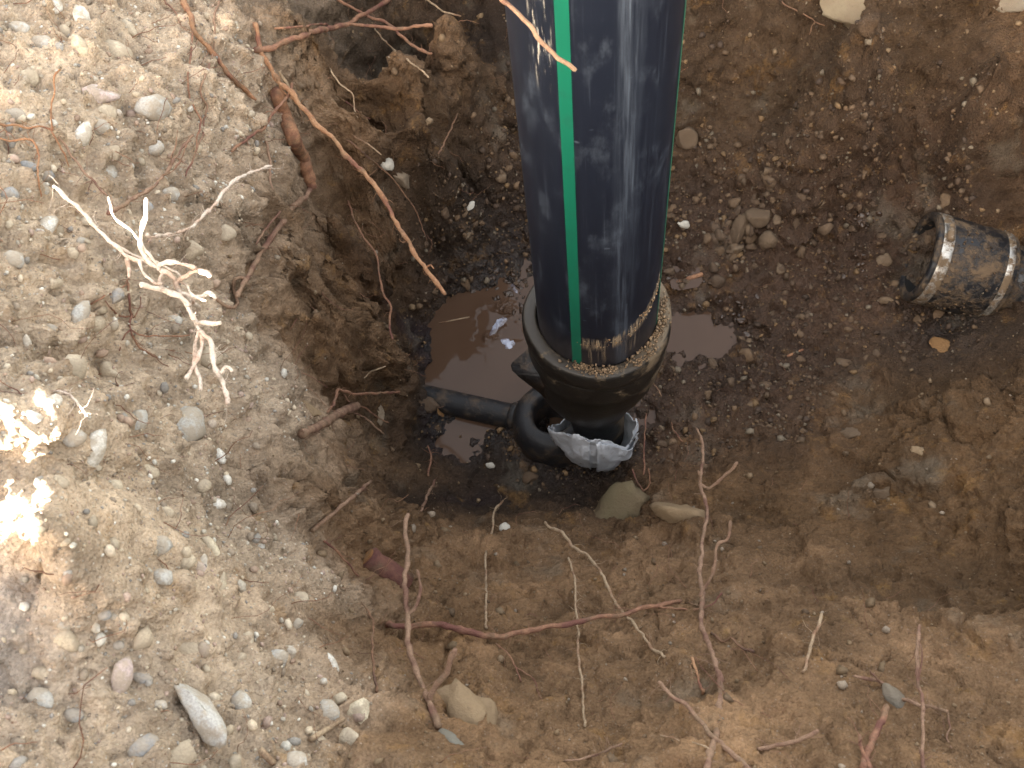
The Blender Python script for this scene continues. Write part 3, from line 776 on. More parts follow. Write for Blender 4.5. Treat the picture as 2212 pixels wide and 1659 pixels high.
# side lug pointing left
def box_mesh(name, pts):
    f = [(0, 1, 2, 3), (7, 6, 5, 4), (0, 4, 5, 1), (1, 5, 6, 2), (2, 6, 7, 3), (3, 7, 4, 0)]
    me = mesh(name, pts, f, False)
    bm = bmesh.new(); bm.from_mesh(me); bmesh.ops.recalc_face_normals(bm, faces=bm.faces)
    bmesh.ops.bevel(bm, geom=list(bm.edges), offset=.0025, segments=2, affect='EDGES'); bm.to_mesh(me); bm.free()
    me.polygons.foreach_set('use_smooth', [True] * len(me.polygons))
    me.uv_layers.new(name='UVMap')
    return me
la = pdir(-72); lt = pdir(18)
lz = ZF - .095
lug = [la * .10 + lt * .045 + Vector((0, 0, lz + .01)), la * .158 + lt * .012 + Vector((0, 0, lz + .004)), la * .158 - lt * .006 + Vector((0, 0, lz + .002)), la * .10 - lt * .03 + Vector((0, 0, lz + .012)),
       la * .085 + lt * .06 + Vector((0, 0, lz - .11)), la * .150 + lt * .012 + Vector((0, 0, lz - .016)), la * .150 - lt * .006 + Vector((0, 0, lz - .018)), la * .085 - lt * .04 + Vector((0, 0, lz - .11))]
link_('side_lug', box_mesh('side_lug', lug), M_WETP, fit)
# crumbs lying on the collar and caught in the smear
spots = []
CL_ = [(random.choice([random.gauss(8, 20), random.gauss(65, 22), random.gauss(80, 25), random.uniform(-30, 110)]), random.uniform(.101, .120), random.uniform(2, 7)) for _ in range(34)]
for k in range(620):
    ca, cr_, cs_ = random.choice(CL_); a = random.gauss(ca, cs_)
    s = random.uniform(.0010, .0026) * random.choice([1, 1, 1.5])
    r = min(.122, max(PR + .002, random.gauss(cr_, .004)))
    spots.append((Vector((BX, BY, 0)) + pdir(a) * r + Vector((0, 0, ZF + s * random.choice([.6, .6, 1.6]))), Vector((0, 0, 1)), s))
o = stuff_stones('soil_crumbs', spots, 'clod', 1, None, M_CRUMBS, np.array([(.17, .11, .062), (.24, .165, .10), (.11, .075, .045)]))
o.parent = fit; o.matrix_parent_inverse = Matrix.Translation((-BX, -BY, 0))
spots = []
SM_ = [random.uniform(-20, 72) for _ in range(11)]
for k in range(110):
    a = random.gauss(random.choice(SM_), 4.5); u = max(a, 0) / 90
    s = random.choice([.0008, .001, .0014, .0024])
    z = ZF + .063 + .13 * u * u + random.gauss(0, .008)
    spots.append((Vector((BX, BY, 0)) + pdir(a) * (PR + s * .2) + Vector((0, 0, z)), pdir(a), s))
o = stuff_stones('clay_crumbs', spots, 'clod', 1, None, M_CRUMBS, np.array([(.20, .13, .075), (.27, .20, .13), (.28, .17, .08)]))
o.parent = pipe; o.matrix_parent_inverse = Matrix.Translation((-BX, -BY, 0))

# ------------------------------------------------------------------ silver tape round the lower end
def tape_mat():
    m = NT('silver_tape'); p = m.geo(); u, v = uvparts(m)
    mp = m.n('ShaderNodeMapping'); m.t.links.new(m.uv(), mp.inputs[0]); mp.inputs['Rotation'].default_value = (0, 0, .16); mp.inputs['Scale'].default_value = (3, 130, 1)
    lin = m.noise(mp.outputs[0], 1.0, 4, .6); n2 = m.noise(p, 55, 5, .7)
    mud = m.math('MAXIMUM', m.math('MULTIPLY', m.band(n2, .60, .72), .75), m.math('MULTIPLY', m.band(lin, .60, .74), .55))
    col = m.mix(mud, (.52, .555, .61), (.13, .085, .055))
    return m.out(Base_Color=col, Metallic=.18, Roughness=m.math('MULTIPLY_ADD', mud, .35, .42), Normal=m.bump(lin, .0035, .8))
M_TAPE = tape_mat()
TC = Vector((BX, BY, 0)) + dright * -.006 + dcam * .022
tape = bpy.data.objects.new('torn_tape', None); COL.objects.link(tape); tape.location = (TC.x, TC.y, 0)
tag(tape, 'crumpled silver duct tape torn open round the bottom end of the black fitting', 'tape')
RIMK = [(-180, .11), (-100, .125), (-76, .182), (-60, .195), (-45, .205), (-20, .218), (8, .214), (26, .198), (42, .168), (54, .158), (67, .200), (80, .206), (96, .14), (180, .11)]
def rim(a):
    h = float(np.interp(a, [k[0] for k in RIMK], [k[1] for k in RIMK]))
    return h + .0012 * math.sin(a * .35) + .001 * math.sin(a * .9 + 1)
def tape_mesh(name, a0, a1, seg, rows, rfun, rimf, zb, extra=0.0, seed=0):
    vs = []; fs = []
    for i in range(rows + 1):
        t = i / rows
        for k in range(seg + 1):
            a = a0 + (a1 - a0) * k / seg
            z = zb + (rimf(a) - zb) * t
            r = rfun(z, t, a)
            vs.append(pdir(a) * r + Vector((0, 0, z)))
    P_ = np.array([v[:] for v in vs], np.float32)
    nz = fbm(P_ + seed, 22, 2, 91 + seed) * .007
    q = np.column_stack([P_[:, 0] * 12, P_[:, 1] * 12, P_[:, 2] * 70 + (P_[:, 0] * dright.x + P_[:, 1] * dright.y) * 62]).astype(np.float32)
    nz += (np.abs(perlin(q, 1.0, 5 + seed)) * -.010)
    vs = [Vector(v) + Vector((v[0], v[1], 0)).normalized() * float(nz[j]) for j, v in enumerate(vs)]
    w = seg + 1
    for i in range(rows):
        for k in range(seg):
            fs.append((i * w + k, i * w + k + 1, (i + 1) * w + k + 1, (i + 1) * w + k))
    me = mesh(name, vs, fs)
    uv = me.uv_layers.new(name='UVMap')
    for poly in me.polygons:
        for l in poly.loop_indices:
            vi = me.loops[l].vertex_index; uv.data[l].uv = ((a0 + (a1 - a0) * (vi % w) / seg) / 90, vs[vi].z)
    return me
def solid(o, t):
    md = o.modifiers.new('thick', 'SOLIDIFY'); md.thickness = t; md.offset = -1
RK = ([0, .08, .2, .42, .66, .85, 1.0], [.022, .040, .056, .071, .0765, .073, .067])
RT = lambda z, t, a: float(np.interp(min(1, max(0, (z - .022) / .19)), *RK)) + (.016 * math.exp(-((a + 68) / 20) ** 2) + .020 * math.exp(-((a - 74) / 15) ** 2) + .010 * math.exp(-((a - 48) / 12) ** 2)) * t * t
o = link_('tape_wrap', tape_mesh('tape_wrap', -180, 180, 170, 40, RT, rim, .022), M_TAPE, tape); solid(o, .0012)
o = link_('tape_flap', tape_mesh('tape_flap', -78, -8, 40, 14, lambda z, t, a: RT(z, t, a) + .004 + .004 * t, lambda a: rim(a) + .006 + .010 * math.sin((a + 78) / 70 * 3.1), .06, seed=3), M_TAPE, tape); solid(o, .0012)
o = link_('tape_flap', tape_mesh('tape_flap', 2, 66, 40, 12, lambda z, t, a: RT(z, t, a) + .003 + .010 * (1 - t), lambda a: rim(a) - .006, .04, seed=6), M_TAPE, tape); solid(o, .0012)

# ------------------------------------------------------------------ low branch pipe and its round socket
HZ = .12
HC = at_z(1193, 893, HZ)
hub = bpy.data.objects.new('branch_pipe', None); COL.objects.link(hub); hub.location = (HC.x, HC.y, 0)
tag(hub, 'small wet black pipe lying beside the puddle with a round open socket at its end', 'pipe')
sock = [(.040, .0), (.040, HZ - .012), (.043, HZ - .003), (.049, HZ), (.066, HZ - .002), (.076, HZ - .010), (.082, HZ - .024), (.084, HZ - .045), (.083, HZ - .08), (.078, -.03)]
link_('socket', lathe('socket', sock, 80), M_WETP, hub)
def tube(name, pts, rad, seg=24):
    vs = []; fs = []
    pts = [Vector(p) for p in pts]; n_ = len(pts)
    up0 = None
    for i, p in enumerate(pts):
        t = (pts[min(i + 1, n_ - 1)] - pts[max(i - 1, 0)])
        t = t.normalized() if t.length > 1e-9 else Vector((0, 0, 1))
        if up0 is None:
            up0 = t.orthogonal().normalized()
        else:
            up0 = (up0 - t * up0.dot(t)); up0 = up0.normalized() if up0.length > 1e-6 else t.orthogonal().normalized()
        b = t.cross(up0); r = rad[i] if isinstance(rad, (list, tuple, np.ndarray)) else rad
        for k in range(seg):
            a = 2 * math.pi * k / seg
            vs.append(p + (up0 * math.cos(a) + b * math.sin(a)) * r)
    for i in range(n_ - 1):
        for k in range(seg):
            k2 = (k + 1) % seg
            fs.append((i * seg + k, i * seg + k2, (i + 1) * seg + k2, (i + 1) * seg + k))
    fs.append(tuple(range(seg - 1, -1, -1))); fs.append(tuple((n_ - 1) * seg + k for k in range(seg)))
    return mesh(name, vs, fs)
w0 = at_z(1128, 905, .030); w1_ = at_z(925, 860, .026); ext = w0 + (w1_ - w0) * 2.4
hm = Vector((HC.x, HC.y, 0))
o = link_('branch_tube', tube('branch_tube', [w0 + (w0 - w1_).normalized() * .03 - hm, w0 - hm, w1_ - hm, ext - hm], .0275, 40), M_WETP, hub)
rr0 = w0 + (w1_ - w0).normalized() * .008
o = link_('joint_ring', tube('joint_ring', [rr0 - hm, rr0 + (w1_ - w0).normalized() * .004 - hm, rr0 + (w1_ - w0).normalized() * .016 - hm, rr0 + (w1_ - w0).normalized() * .020 - hm], [.028, .032, .032, .028], 40), M_WETP, hub)

# ------------------------------------------------------------------ rubber coupling with steel bands
def rubber_mat():
    m = NT('muddy_rubber'); p = m.geo(); n1 = m.noise(p, 26, 6, .7); n2 = m.noise(p, 110, 4, .7)
    amt = m.band(m.math('MULTIPLY_ADD', n2, .35, n1), .58, .82)
    col = m.mix(amt, (.014, .015, .018), m.mix(n2, (.08, .052, .032), (.17, .115, .065)))
    return m.out(Base_Color=col, Roughness=m.math('MULTIPLY_ADD', amt, .5, .36), Normal=m.bump(m.math('MULTIPLY_ADD', n2, .4, amt), .003, .8))
def steel_mat():
    m = NT('worn_steel'); p = m.geo(); n1 = m.noise(p, 40, 5, .7); n2 = m.noise(p, 200, 3, .6)
    amt = m.band(n1, .40, .56)
    col = m.mix(amt, (.55, .53, .49), m.mix(n2, (.10, .065, .04), (.20, .14, .08)))
    return m.out(Base_Color=col, Metallic=m.math('SUBTRACT', 1.0, amt), Roughness=m.math('MULTIPLY_ADD', amt, .5, .30), Normal=m.bump(m.math('ADD', amt, n2), .001, .6))
M_RUB = rubber_mat(); M_STEEL = steel_mat()
M_BORE_SHADE = NT('painted_bore_shade').out(Base_Color=(.004, .004, .004), Roughness=.9)  # near black liner paints the shade inside the coupling
CR = .096
c0 = at_z(1982, 553, .150); c1 = at_z(2152, 597, .118)
cax = (c1 - c0); CL = cax.length; cax.normalize()
coup = bpy.data.objects.new('rubber_coupling', None); COL.objects.link(coup)
coup.rotation_mode = 'QUATERNION'
cxv = (Vector((0, 0, 1)) - cax * cax.z).normalized()
coup.rotation_quaternion = Matrix((cxv, cax.cross(cxv), cax)).transposed().to_quaternion()
coup.location = c0
tag(coup, 'short muddy black rubber pipe coupling with steel hose clamps lying open in the dirt', 'pipe coupling')
def lathe2(name, prof, seg=64):
    vs = []; fs = []
    for (r, z) in prof:
        for k in range(seg):
            a = 2 * math.pi * k / seg; vs.append((r * math.cos(a), r * math.sin(a), z))
    for i in range(len(prof) - 1):
        for k in range(seg):
            k2 = (k + 1) % seg; fs.append((i * seg + k, i * seg + k2, (i + 1) * seg + k2, (i + 1) * seg + k))
    me = mesh(name, vs, fs)
    bm = bmesh.new(); bm.from_mesh(me); bmesh.ops.recalc_face_normals(bm, faces=bm.faces); bm.to_mesh(me); bm.free()
    return me
link_('sleeve', lathe2('sleeve', [(.077, CL * .9), (.077, .006), (.079, .001), (.085, 0), (CR - .002, .001), (CR, .004), (CR, .010), (CR - .0015, .012), (CR - .0015, .031), (CR, .033), (CR, CL * .80), (CR - .001, CL * .82), (CR - .001, CL * .96), (CR - .003, CL)]), M_RUB, coup)
link_('bore_shade', lathe2('bore_shade', [(.0767, .008), (.0762, .010), (.0762, .10), (.001, .102)]), M_BORE_SHADE, coup)
stub = link_('pipe_stub', lathe2('pipe_stub', [(.074, CL * .85), (.077, CL * .86), (.077, CL + .16), (.06, CL + .16)]), M_RUB, coup)
def clampband(z, wd):
    me = lathe2('clamp_band', [(CR - .0015, z), (CR + .0006, z), (CR + .0010, z + .001), (CR + .0010, z + wd - .001), (CR + .0006, z + wd), (CR - .0015, z + wd)])
    return link_('clamp_band', me, M_STEEL, coup)
b1 = clampband(.011, .023)
b2 = clampband(CL * .86, .014)
# worm drive housing, screw head and the slotted run of the band
ha = math.radians(4)
def hpt(a, r, z): return Vector((math.cos(a) * r, math.sin(a) * r, z))
hc = hpt(ha, CR + .006, .0215)
tx = Vector((-math.sin(ha), math.cos(ha), 0))
o = link_('screw_housing', tube('screw_housing', [hc - tx * .015, hc - tx * .014, hc + tx * .014, hc + tx * .015], [.0055, .0075, .0075, .0055], 20), M_STEEL, b1)
o = link_('screw_head', tube('screw_head', [hc - tx * .015, hc - tx * .017, hc - tx * .023, hc - tx * .0245], [.004, .0062, .0062, .0045], 6), M_STEEL, b1)
bm = bmesh.new()
for k in range(13):
    a = ha - math.radians(16 + k * 2.9) * -1.0
    r_ = CR + .0016
    q = [hpt(a - .012, r_ - .001, .0155), hpt(a + .012, r_ - .001, .0155), hpt(a + .014, r_ - .001, .0275), hpt(a - .010, r_ - .001, .0275)]
    q2 = [v * 1.0 + Vector((math.cos(a), math.sin(a), 0)) * .0022 for v in q]
    v_ = [bm.verts.new(x) for x in q + q2]
    for f_ in ((0, 1, 5, 4), (1, 2, 6, 5), (2, 3, 7, 6), (3, 0, 4, 7), (4, 5, 6, 7)): bm.faces.new([v_[i] for i in f_])
bmesh.ops.recalc_face_normals(bm, faces=bm.faces)
me = bpy.data.meshes.new('band_thread'); bm.to_mesh(me); bm.free()
link_('band_thread', me, M_STEEL, b1)
# mud on the coupling
spots = []
cm = Matrix.Translation(c0) @ coup.rotation_quaternion.to_matrix().to_4x4()
for k in range(240):
    a = random.uniform(-.2, 5.0); z = random.uniform(.02, CL) if k % 3 else random.gauss(.06, .02)
    s = random.uniform(.0012, .0035)
    spots.append((cm @ hpt(a, CR + s * .3, z), (cm.to_3x3() @ hpt(a, 1, 0)).normalized(), s))
o = stuff_stones('mud_crumbs', spots, 'clod', 1, None, M_CRUMBS, ccol)
o.parent = coup; o.matrix_parent_inverse = cm.inverted()

# ------------------------------------------------------------------ rocks and lumps that stand out
def solo(name, label, cat, px, py, L, S, ang, kind, mat, seed, hf=.8, sink=.25, group=None, sub_=3, lift=0):
    p, nr, t = hit(px, py); m = depth_px(p)
    v, f = stone_shape(sub_, kind, seed)
    me = mesh_np(name, v, f); me.materials.append(mat)
    o = bpy.data.objects.new(name, me); COL.objects.link(o)
    nn = (nr + (CAM - p).normalized() * .8).normalized()
    a = L * m * .5
    o.rotation_mode = 'QUATERNION'; o.rotation_quaternion = face_rot(nn, p, ang)
    o.location = p - nn * (S * m * .5 * hf * sink) + nn * lift
    o.scale = (a, S * m * .5 / .85, S * m * .5 * hf / .72)
    return tag(o, label, cat, group)
def rockmat(name, c1_, c2_, dust=.4, dc=(.16, .11, .07)):
    m = NT(name); w = m.geo(); n1 = m.noise(w, 30, 6, .65); n2 = m.noise(w, 260, 3, .65); n3 = m.noise(w, 12, 3, .5)
    c = m.mix(n1, c1_, c2_); c = m.mix(m.math('MULTIPLY', m.band(n3, .4, .6), dust), c, dc)
    c = m.mix(m.math('MULTIPLY', m.band(n2, .55, .75), .45), c, m.mix(.5, c, (.04, .035, .03)))
    return m.out(Base_Color=c, Roughness=.9, Normal=m.bump(m.math('MULTIPLY_ADD', n2, .35, n1), .006, .8), Specular_IOR_Level=.25)
M_LIME = rockmat('pale_limestone', (.28, .235, .16), (.19, .15, .095), .5)
M_OLIVE = rockmat('olive_rock', (.19, .155, .085), (.12, .10, .06), .5)
M_TANROCK = rockmat('tan_rock', (.30, .22, .13), (.22, .15, .09), .35)
M_GREYROCK = rockmat('grey_rock', (.20, .19, .16), (.12, .11, .09), .45)
M_BLOCK = rockmat('dry_block', (.15, .105, .068), (.105, .073, .046), .3, (.09, .06, .04))
M_WHITEST = rockmat('white_stone', (.58, .55, .48), (.46, .43, .37), .15)
M_ORANGE = rockmat('orange_clay', (.26, .14, .055), (.18, .10, .045), .3)
solo('rock', 'pale limestone boulder poking out of the far wall at the top of the photo', 'rock', 1885, 12, 260, 120, 8, 'clod', M_LIME, 501, .5, .8)
solo('rock', 'grey stone in the upper right corner of the pit wall', 'rock', 2150, 6, 140, 60, -5, 'clod', M_GREYROCK, 502, .5, .8)
solo('rock', 'olive grey rock bedded in the near slope just below the silver tape', 'rock', 1328, 1100, 165, 128, -10, 'clod', M_OLIVE, 533, .6, .1)
solo('rock', 'rounded brown lump bedded right of the olive rock below the tape', 'rock', 1480, 1118, 165, 120, 8, 'clod', M_TANROCK, 504, .8, -.05)
solo('rock', 'big tan angular rock in the near slope at the bottom of the photo', 'rock', 1012, 1545, 210, 150, 62, 'clod', M_TANROCK, 531, .7, -.2)
solo('rock', 'grey stone beside the stub of root low on the right slope', 'rock', 1934, 1508, 66, 46, 60, 'round', M_GREYROCK, 506, .8, .2)
solo('rock', 'dark grey stone at the foot of the tan rock near the bottom edge', 'rock', 972, 1600, 90, 56, 65, 'round', M_GREYROCK, 507, .7, .35)
solo('rock', 'long grey wedge shaped stone lying in the gravel bank low on the left', 'rock', 428, 1535, 210, 86, 55, 'angular', MS['grey'], 508, .9, -.3)
solo('stone', 'pale grey angular stone lodged in the shaded bank among hanging rootlets', 'stone', 837, 355, 36, 32, 10, 'angular', M_WHITEST, 509, .9, .1)
solo('stone', 'small smooth white pebble right of the upright pipe on damp soil', 'stone', 1477, 484, 30, 18, 20, 'round', M_WHITEST, 510, .9, 0)
solo('stone', 'little pale stone sitting in the dark hollow above the long bent root', 'stone', 1090, 1140, 26, 22, 20, 'round', M_WHITEST, 511, .9, 0)
solo('stone', 'white and red stone shard left of the pipe above the puddle', 'stone', 1016, 446, 30, 16, -45, 'angular', M_WHITEST, 512, .8, 0)
solo('stone', 'tan flat stone stuck over the peeled root stub on the left bank', 'stone', 672, 886, 64, 34, 20, 'angular', M_TANROCK, 513, .5, 0)
solo('stone', 'tiny white stone in the mud in front of the branch socket', 'stone', 1060, 1005, 20, 14, 10, 'round', M_WHITEST, 514, .8, 0)
solo('soil_block', 'angular dry soil block leaning against the right side of the pipe', 'soil block', 1478, 298, 64, 54, 20, 'angular', M_BLOCK, 515, 1.1, -.4)
solo('soil_block', 'tallest upright soil block among the clods right of the pipe', 'soil block', 1606, 492, 84, 50, -60, 'angular', M_BLOCK, 516, 1.1, -.6)
solo('soil_block', 'broad soil block behind the tallest upright block', 'soil block', 1643, 468, 62, 52, 0, 'angular', M_BLOCK, 517, 1.1, -.5)
solo('soil_block', 'pale cube shaped clod in front of the broad soil block', 'soil block', 1664, 524, 46, 42, 40, 'angular', M_BLOCK, 518, 1.1, -.5)
solo('soil_block', 'flat orange clay flake lying below the rubber coupling', 'clay flake', 2035, 752, 74, 46, 50, 'angular', M_ORANGE, 519, .4, 0)
solo('soil_block', 'brown lump stuck low on the smooth right wall above a hollow', 'soil block', 1838, 938, 60, 36, 8, 'clod', M_BLOCK, 520, .6, .2)
solo('soil_block', 'pale lump half buried in the right wall below the coupling', 'soil block', 1985, 975, 40, 26, 25, 'clod', M_TANROCK, 521, .6, .2)
solo('soil_block', 'dark curved lump in a hollow of the smooth right wall', 'soil block', 1905, 1065, 90, 50, 12, 'clod', M_BLOCK, 522, .6, .2)
solo('soil_block', 'pale block of compact soil jutting from the dark left corner', 'soil block', 862, 385, 84, 66, 60, 'angular', M_PALECLOD, 523, .7, .2)
solo('soil_block', 'wet mud lump covering the buried end of the small branch pipe', 'mud lump', 926, 872, 60, 40, 40, 'clod', M_CLOD, 525, .8, .1)
solo('soil_block', 'orange brown mud tongue beside the small branch pipe at the puddle corner', 'mud lump', 948, 890, 58, 26, 30, 'clod', M_ORANGE, 526, .6, .2)
solo('soil_block', 'grey soil block under the peeled root stub', 'soil block', 818, 892, 70, 44, 35, 'angular', M_PALECLOD, 524, .7, .3)

# ------------------------------------------------------------------ roots
def root_mat(name, c1_, c2_, c3_):
    m = NT(name); p = m.geo(); n1 = m.noise(p, 60, 5, .7); n2 = m.noise(p, 420, 4, .75); n3 = m.noise(p, 22, 3, .6)
    c = m.mix(m.band(n1, .3, .7), c1_, c2_); c = m.mix(m.band(n3, .48, .64), c, c3_)
    c = m.mix(m.math('MULTIPLY', m.band(m.noise(p, 33, 4, .7), .50, .64), .55), c, (.17, .12, .075))
    c = m.mix(m.math('MULTIPLY', m.band(n2, .45, .7), .7), c, m.mix(.6, c, (.05, .03, .02)))
    return m.out(Base_Color=c, Roughness=.8, Normal=m.bump(m.math('ADD', n2, n1), .002, .9), Specular_IOR_Level=.2)
RM = {'red': root_mat('red_root_bark', (.21, .105, .070), (.33, .18, .11), (.16, .07, .055)),
      'orange': root_mat('orange_root_bark', (.29, .14, .075), (.40, .23, .13), (.21, .095, .065)),
      'pink': root_mat('pink_root_bark', (.24, .145, .098), (.33, .215, .145), (.18, .095, .07)),
      'pale': root_mat('pale_root_bark', (.34, .245, .16), (.44, .33, .22), (.27, .16, .10)),
      'white': root_mat('sunlit_white_root', (.66, .55, .46), (.74, .64, .55), (.56, .40, .31)),  # sun glare painted into the bark as near white
      'brown': root_mat('brown_root_bark', (.17, .095, .06), (.25, .14, .085), (.13, .075, .055)),
      'thick': root_mat('thick_root_bark', (.22, .105, .065), (.40, .215, .12), (.15, .07, .05))}
M_CUTBARK = root_mat('dark_red_bark', (.12, .05, .042), (.18, .085, .06), (.10, .04, .038))
M_CUT = root_mat('cut_root_wood', (.27, .13, .05), (.33, .17, .07), (.20, .085, .045))
def spline(ps, sub_):
    out = []
    n_ = len(ps)
    for i in range(n_ - 1):
        p0, p1, p2, p3 = ps[max(i - 1, 0)], ps[i], ps[i + 1], ps[min(i + 2, n_ - 1)]
        for k in range(sub_):
            t = k / sub_
            out.append(.5 * ((2 * p1) + (p2 - p0) * t + (2 * p0 - 5 * p1 + 4 * p2 - p3) * t * t + (3 * p1 - p0 - 3 * p2 + p3) * t ** 3))
    out.append(ps[-1]); return out
def root_geo(name, pts3, r0, r1, knob=.22, seg=8, wig=.0012):
    cv = spline(pts3, 7)
    n_ = len(cv); P_ = np.array([c[:] for c in cv], np.float32)
    sd = random.randint(0, 9999)
    for ax in range(3): P_[:, ax] += fbm(P_.copy(), 55, 2, sd + ax) * wig * 2
    tt = np.linspace(0, 1, n_); rad = r0 + (r1 - r0) * tt
    nz = fbm(P_, 70, 3, sd + 9)
    rad = rad * (1 + knob * 1.6 * nz)
    rad[-1] *= .75; rad[0] *= .9
    me = tube(name, [Vector(x) for x in P_], [max(float(x), .0002) for x in rad], seg)
    return me, P_
def tdist(px, py):
    p, nr, t = hit(px, py); return t
def root(label, mat, r0, r1, la, lb, pts, branches=(), cat='root', name='root', group='roots sticking out of the pit walls', knob=.22, bow=0.0, follow=False, hairs=True, tabs=None):
    n_ = len(pts); seglen = [0]
    for i in range(1, n_): seglen.append(seglen[-1] + math.dist(pts[i], pts[i - 1]))
    ts = [tdist(*p) for p in pts]
    ta, tb = tabs if tabs else (ts[0] - la, ts[-1] - lb)
    P = []
    Tm = []
    for i, p in enumerate(pts):
        s = seglen[i] / max(seglen[-1], 1e-6)
        lin = ta + (tb - ta) * s - bow * math.sin(math.pi * s)
        rad_ = (r0 + (r1 - r0) * s) * ts[i] / FPX
        t = min(lin, ts[i] - (.004 + rad_ * .9))
        Tm.append(t)
        P.append(CAM + ray(*p) * t)
    # root runs on into the soil at its start
    t0_ = ts[0] + .02
    start = CAM + ray(*pts[0]) * max(t0_, Tm[0] + .012) if la <= .03 else None
    full = ([start] + P) if start is not None and (start - P[0]).length < .15 else P
    sc = Tm[len(Tm) // 2] / FPX * .93
    o0 = Vector(P[0])
    me, _ = root_geo(name, [q - o0 for q in full], r0 * sc, r1 * sc, knob)
    o = link(name, me, RM[mat] if mat in RM else mat); o.location = o0
    tag(o, label, cat, group)
    for (b0, b1, dl, bp) in branches:
        j = min(range(n_), key=lambda i: math.dist(pts[i], bp[0]))
        tj = Tm[j]; Q = []
        L = [0]
        for i in range(1, len(bp)): L.append(L[-1] + math.dist(bp[i], bp[i - 1]))
        for i, p in enumerate(bp):
            s = L[i] / max(L[-1], 1e-6)
            t = min(tj - dl * s, tdist(*p) - .003)
            if i == 0: t = tj
            Q.append(CAM + ray(*p) * t)
        bme, _ = root_geo('branch', [q - o0 for q in Q], b0 * sc, b1 * sc, knob)
        bo = link('branch', bme, RM[mat] if mat in RM else mat); bo.parent = o
    if hairs and max(r0, r1) >= 2.5:
        VVh = []; FFh = []; of_ = 0
        for k in range(int(5 + seglen[-1] / 16)):
            i = random.randrange(n_ - 1); u = random.random()
            q = Vector(P[i]).lerp(Vector(P[i + 1]), u); dd = Vector((random.gauss(0, 1), random.gauss(0, 1), random.gauss(-.2, 1))).normalized()
            L_ = random.uniform(.008, .034); pp = [q - o0]
            for j in range(5):
                dd = (dd + Vector((random.gauss(0, .35), random.gauss(0, .35), random.gauss(-.05, .35)))).normalized(); q = q + dd * L_ / 5; pp.append(q - o0)
            rh = random.uniform(.0003, .0006)
            mm = tube('h', pp, [rh * (1 - .12 * j) for j in range(6)], 4)
            VVh.append(np.array([v.co[:] for v in mm.vertices])); FFh.append(np.array([list(f.vertices) for f in mm.polygons if len(f.vertices) == 4][:20]) + of_); of_ += len(mm.vertices)
            bpy.data.meshes.remove(mm)
        ho = link('root_hairs', mesh_np('root_hairs', np.concatenate(VVh), np.concatenate(FFh)), RM[mat] if mat in RM else mat); ho.parent = o; tag(ho, kind='stuff')
    return o

root('white root tangle sticking out of the gravel bank in sunlight', 'white', 4.4, 5.6, .16, .25,
     [(115, 402), (160, 442), (182, 463), (208, 493), (233, 515), (253, 533), (275, 557), (317, 568), (353, 585), (373, 598), (387, 630), (407, 663), (423, 696), (437, 720), (457, 740), (462, 783), (477, 816), (487, 853), (490, 873)],
     [(6, 4, .02, [(437, 720), (437, 740), (430, 770), (410, 800), (402, 818)]), (5, 4, .02, [(430, 715), (420, 750), (420, 786), (430, 820), (432, 843)]),
      (6, 6, .01, [(407, 663), (390, 640), (360, 628), (333, 621), (303, 616)]), (5, 4, .0, [(387, 632), (427, 643), (450, 633), (467, 648)]),
      (6, 4, .02, [(340, 575), (365, 566), (393, 571), (423, 578)]), (6, 5, .02, [(380, 610), (410, 590), (437, 586), (452, 596)]),
      (5, 4, .01, [(423, 696), (453, 701), (477, 696)]), (4, 4, .01, [(470, 800), (480, 802), (490, 793), (503, 803)]), (5, 4, .01, [(275, 557), (278, 575), (279, 598)]),
      (5, 5, .02, [(345, 582), (318, 560), (303, 530), (309, 490), (315, 455), (317, 427)]), (4, 3.5, .03, [(345, 582), (322, 545), (300, 520), (280, 493), (247, 467), (238, 440), (230, 423)]),
      (4, 2.5, .02, [(387, 606), (402, 615), (418, 640), (446, 650)]), (4, 3, .02, [(300, 563), (310, 590), (335, 608), (352, 612)]), (4, 3, .01, [(353, 585), (345, 606), (352, 622)]),
      (4.5, 6, -.25, [(387, 630), (400, 641), (415, 652), (432, 668)]), (3, 2, -.03, [(230, 515), (265, 540), (310, 556), (360, 575), (395, 600)])], knob=.4)
root('pale beaded root curving up to a cut tip right of the white root tangle', 'white', 3.5, 4, .15, .15, [(317, 506), (330, 515), (345, 508), (362, 508), (383, 503), (400, 497), (413, 490), (440, 467), (467, 437), (500, 397), (530, 377), (556, 368), (586, 358)], knob=.55)
root('pinkish frayed root running up and right from the white root tangle', 'pink', 4, 3, .09, .02, [(233, 462), (277, 437), (305, 420), (333, 403), (350, 380), (367, 360), (393, 320), (417, 290)],
     [(2, 1.2, .01, [(350, 380), (375, 368), (392, 345), (400, 318), (412, 300)]), (2, 1, .01, [(367, 360), (372, 335), (380, 310), (385, 280)]), (2, 1, 0, [(333, 403), (318, 412), (290, 425), (262, 452)])], knob=.5)
root('thin long root slanting down the gravel to the white tangle', 'pink', 2, 2.5, .0, .08, [(110, 243), (130, 300), (153, 333), (190, 380), (230, 423)])
root('orange brown root hanging from the top edge above the gravel bank', 'orange', 6.5, 4.5, .0, .015, [(395, 0), (413, 37), (420, 67), (447, 100), (473, 133), (500, 167), (533, 197), (552, 217)])
root('thin pale root beside the orange brown root on the upper left', 'pink', 2.6, 2, .0, .02, [(475, 0), (463, 37), (465, 73), (460, 117), (443, 163), (433, 200), (447, 230), (437, 267), (437, 295), (420, 330)])
root('reddish root running straight down beneath the orange brown root', 'red', 2.4, 1.8, .0, .01, [(417, 67), (413, 110), (407, 167), (410, 213), (420, 233), (434, 266), (425, 300), (422, 330), (400, 380)])
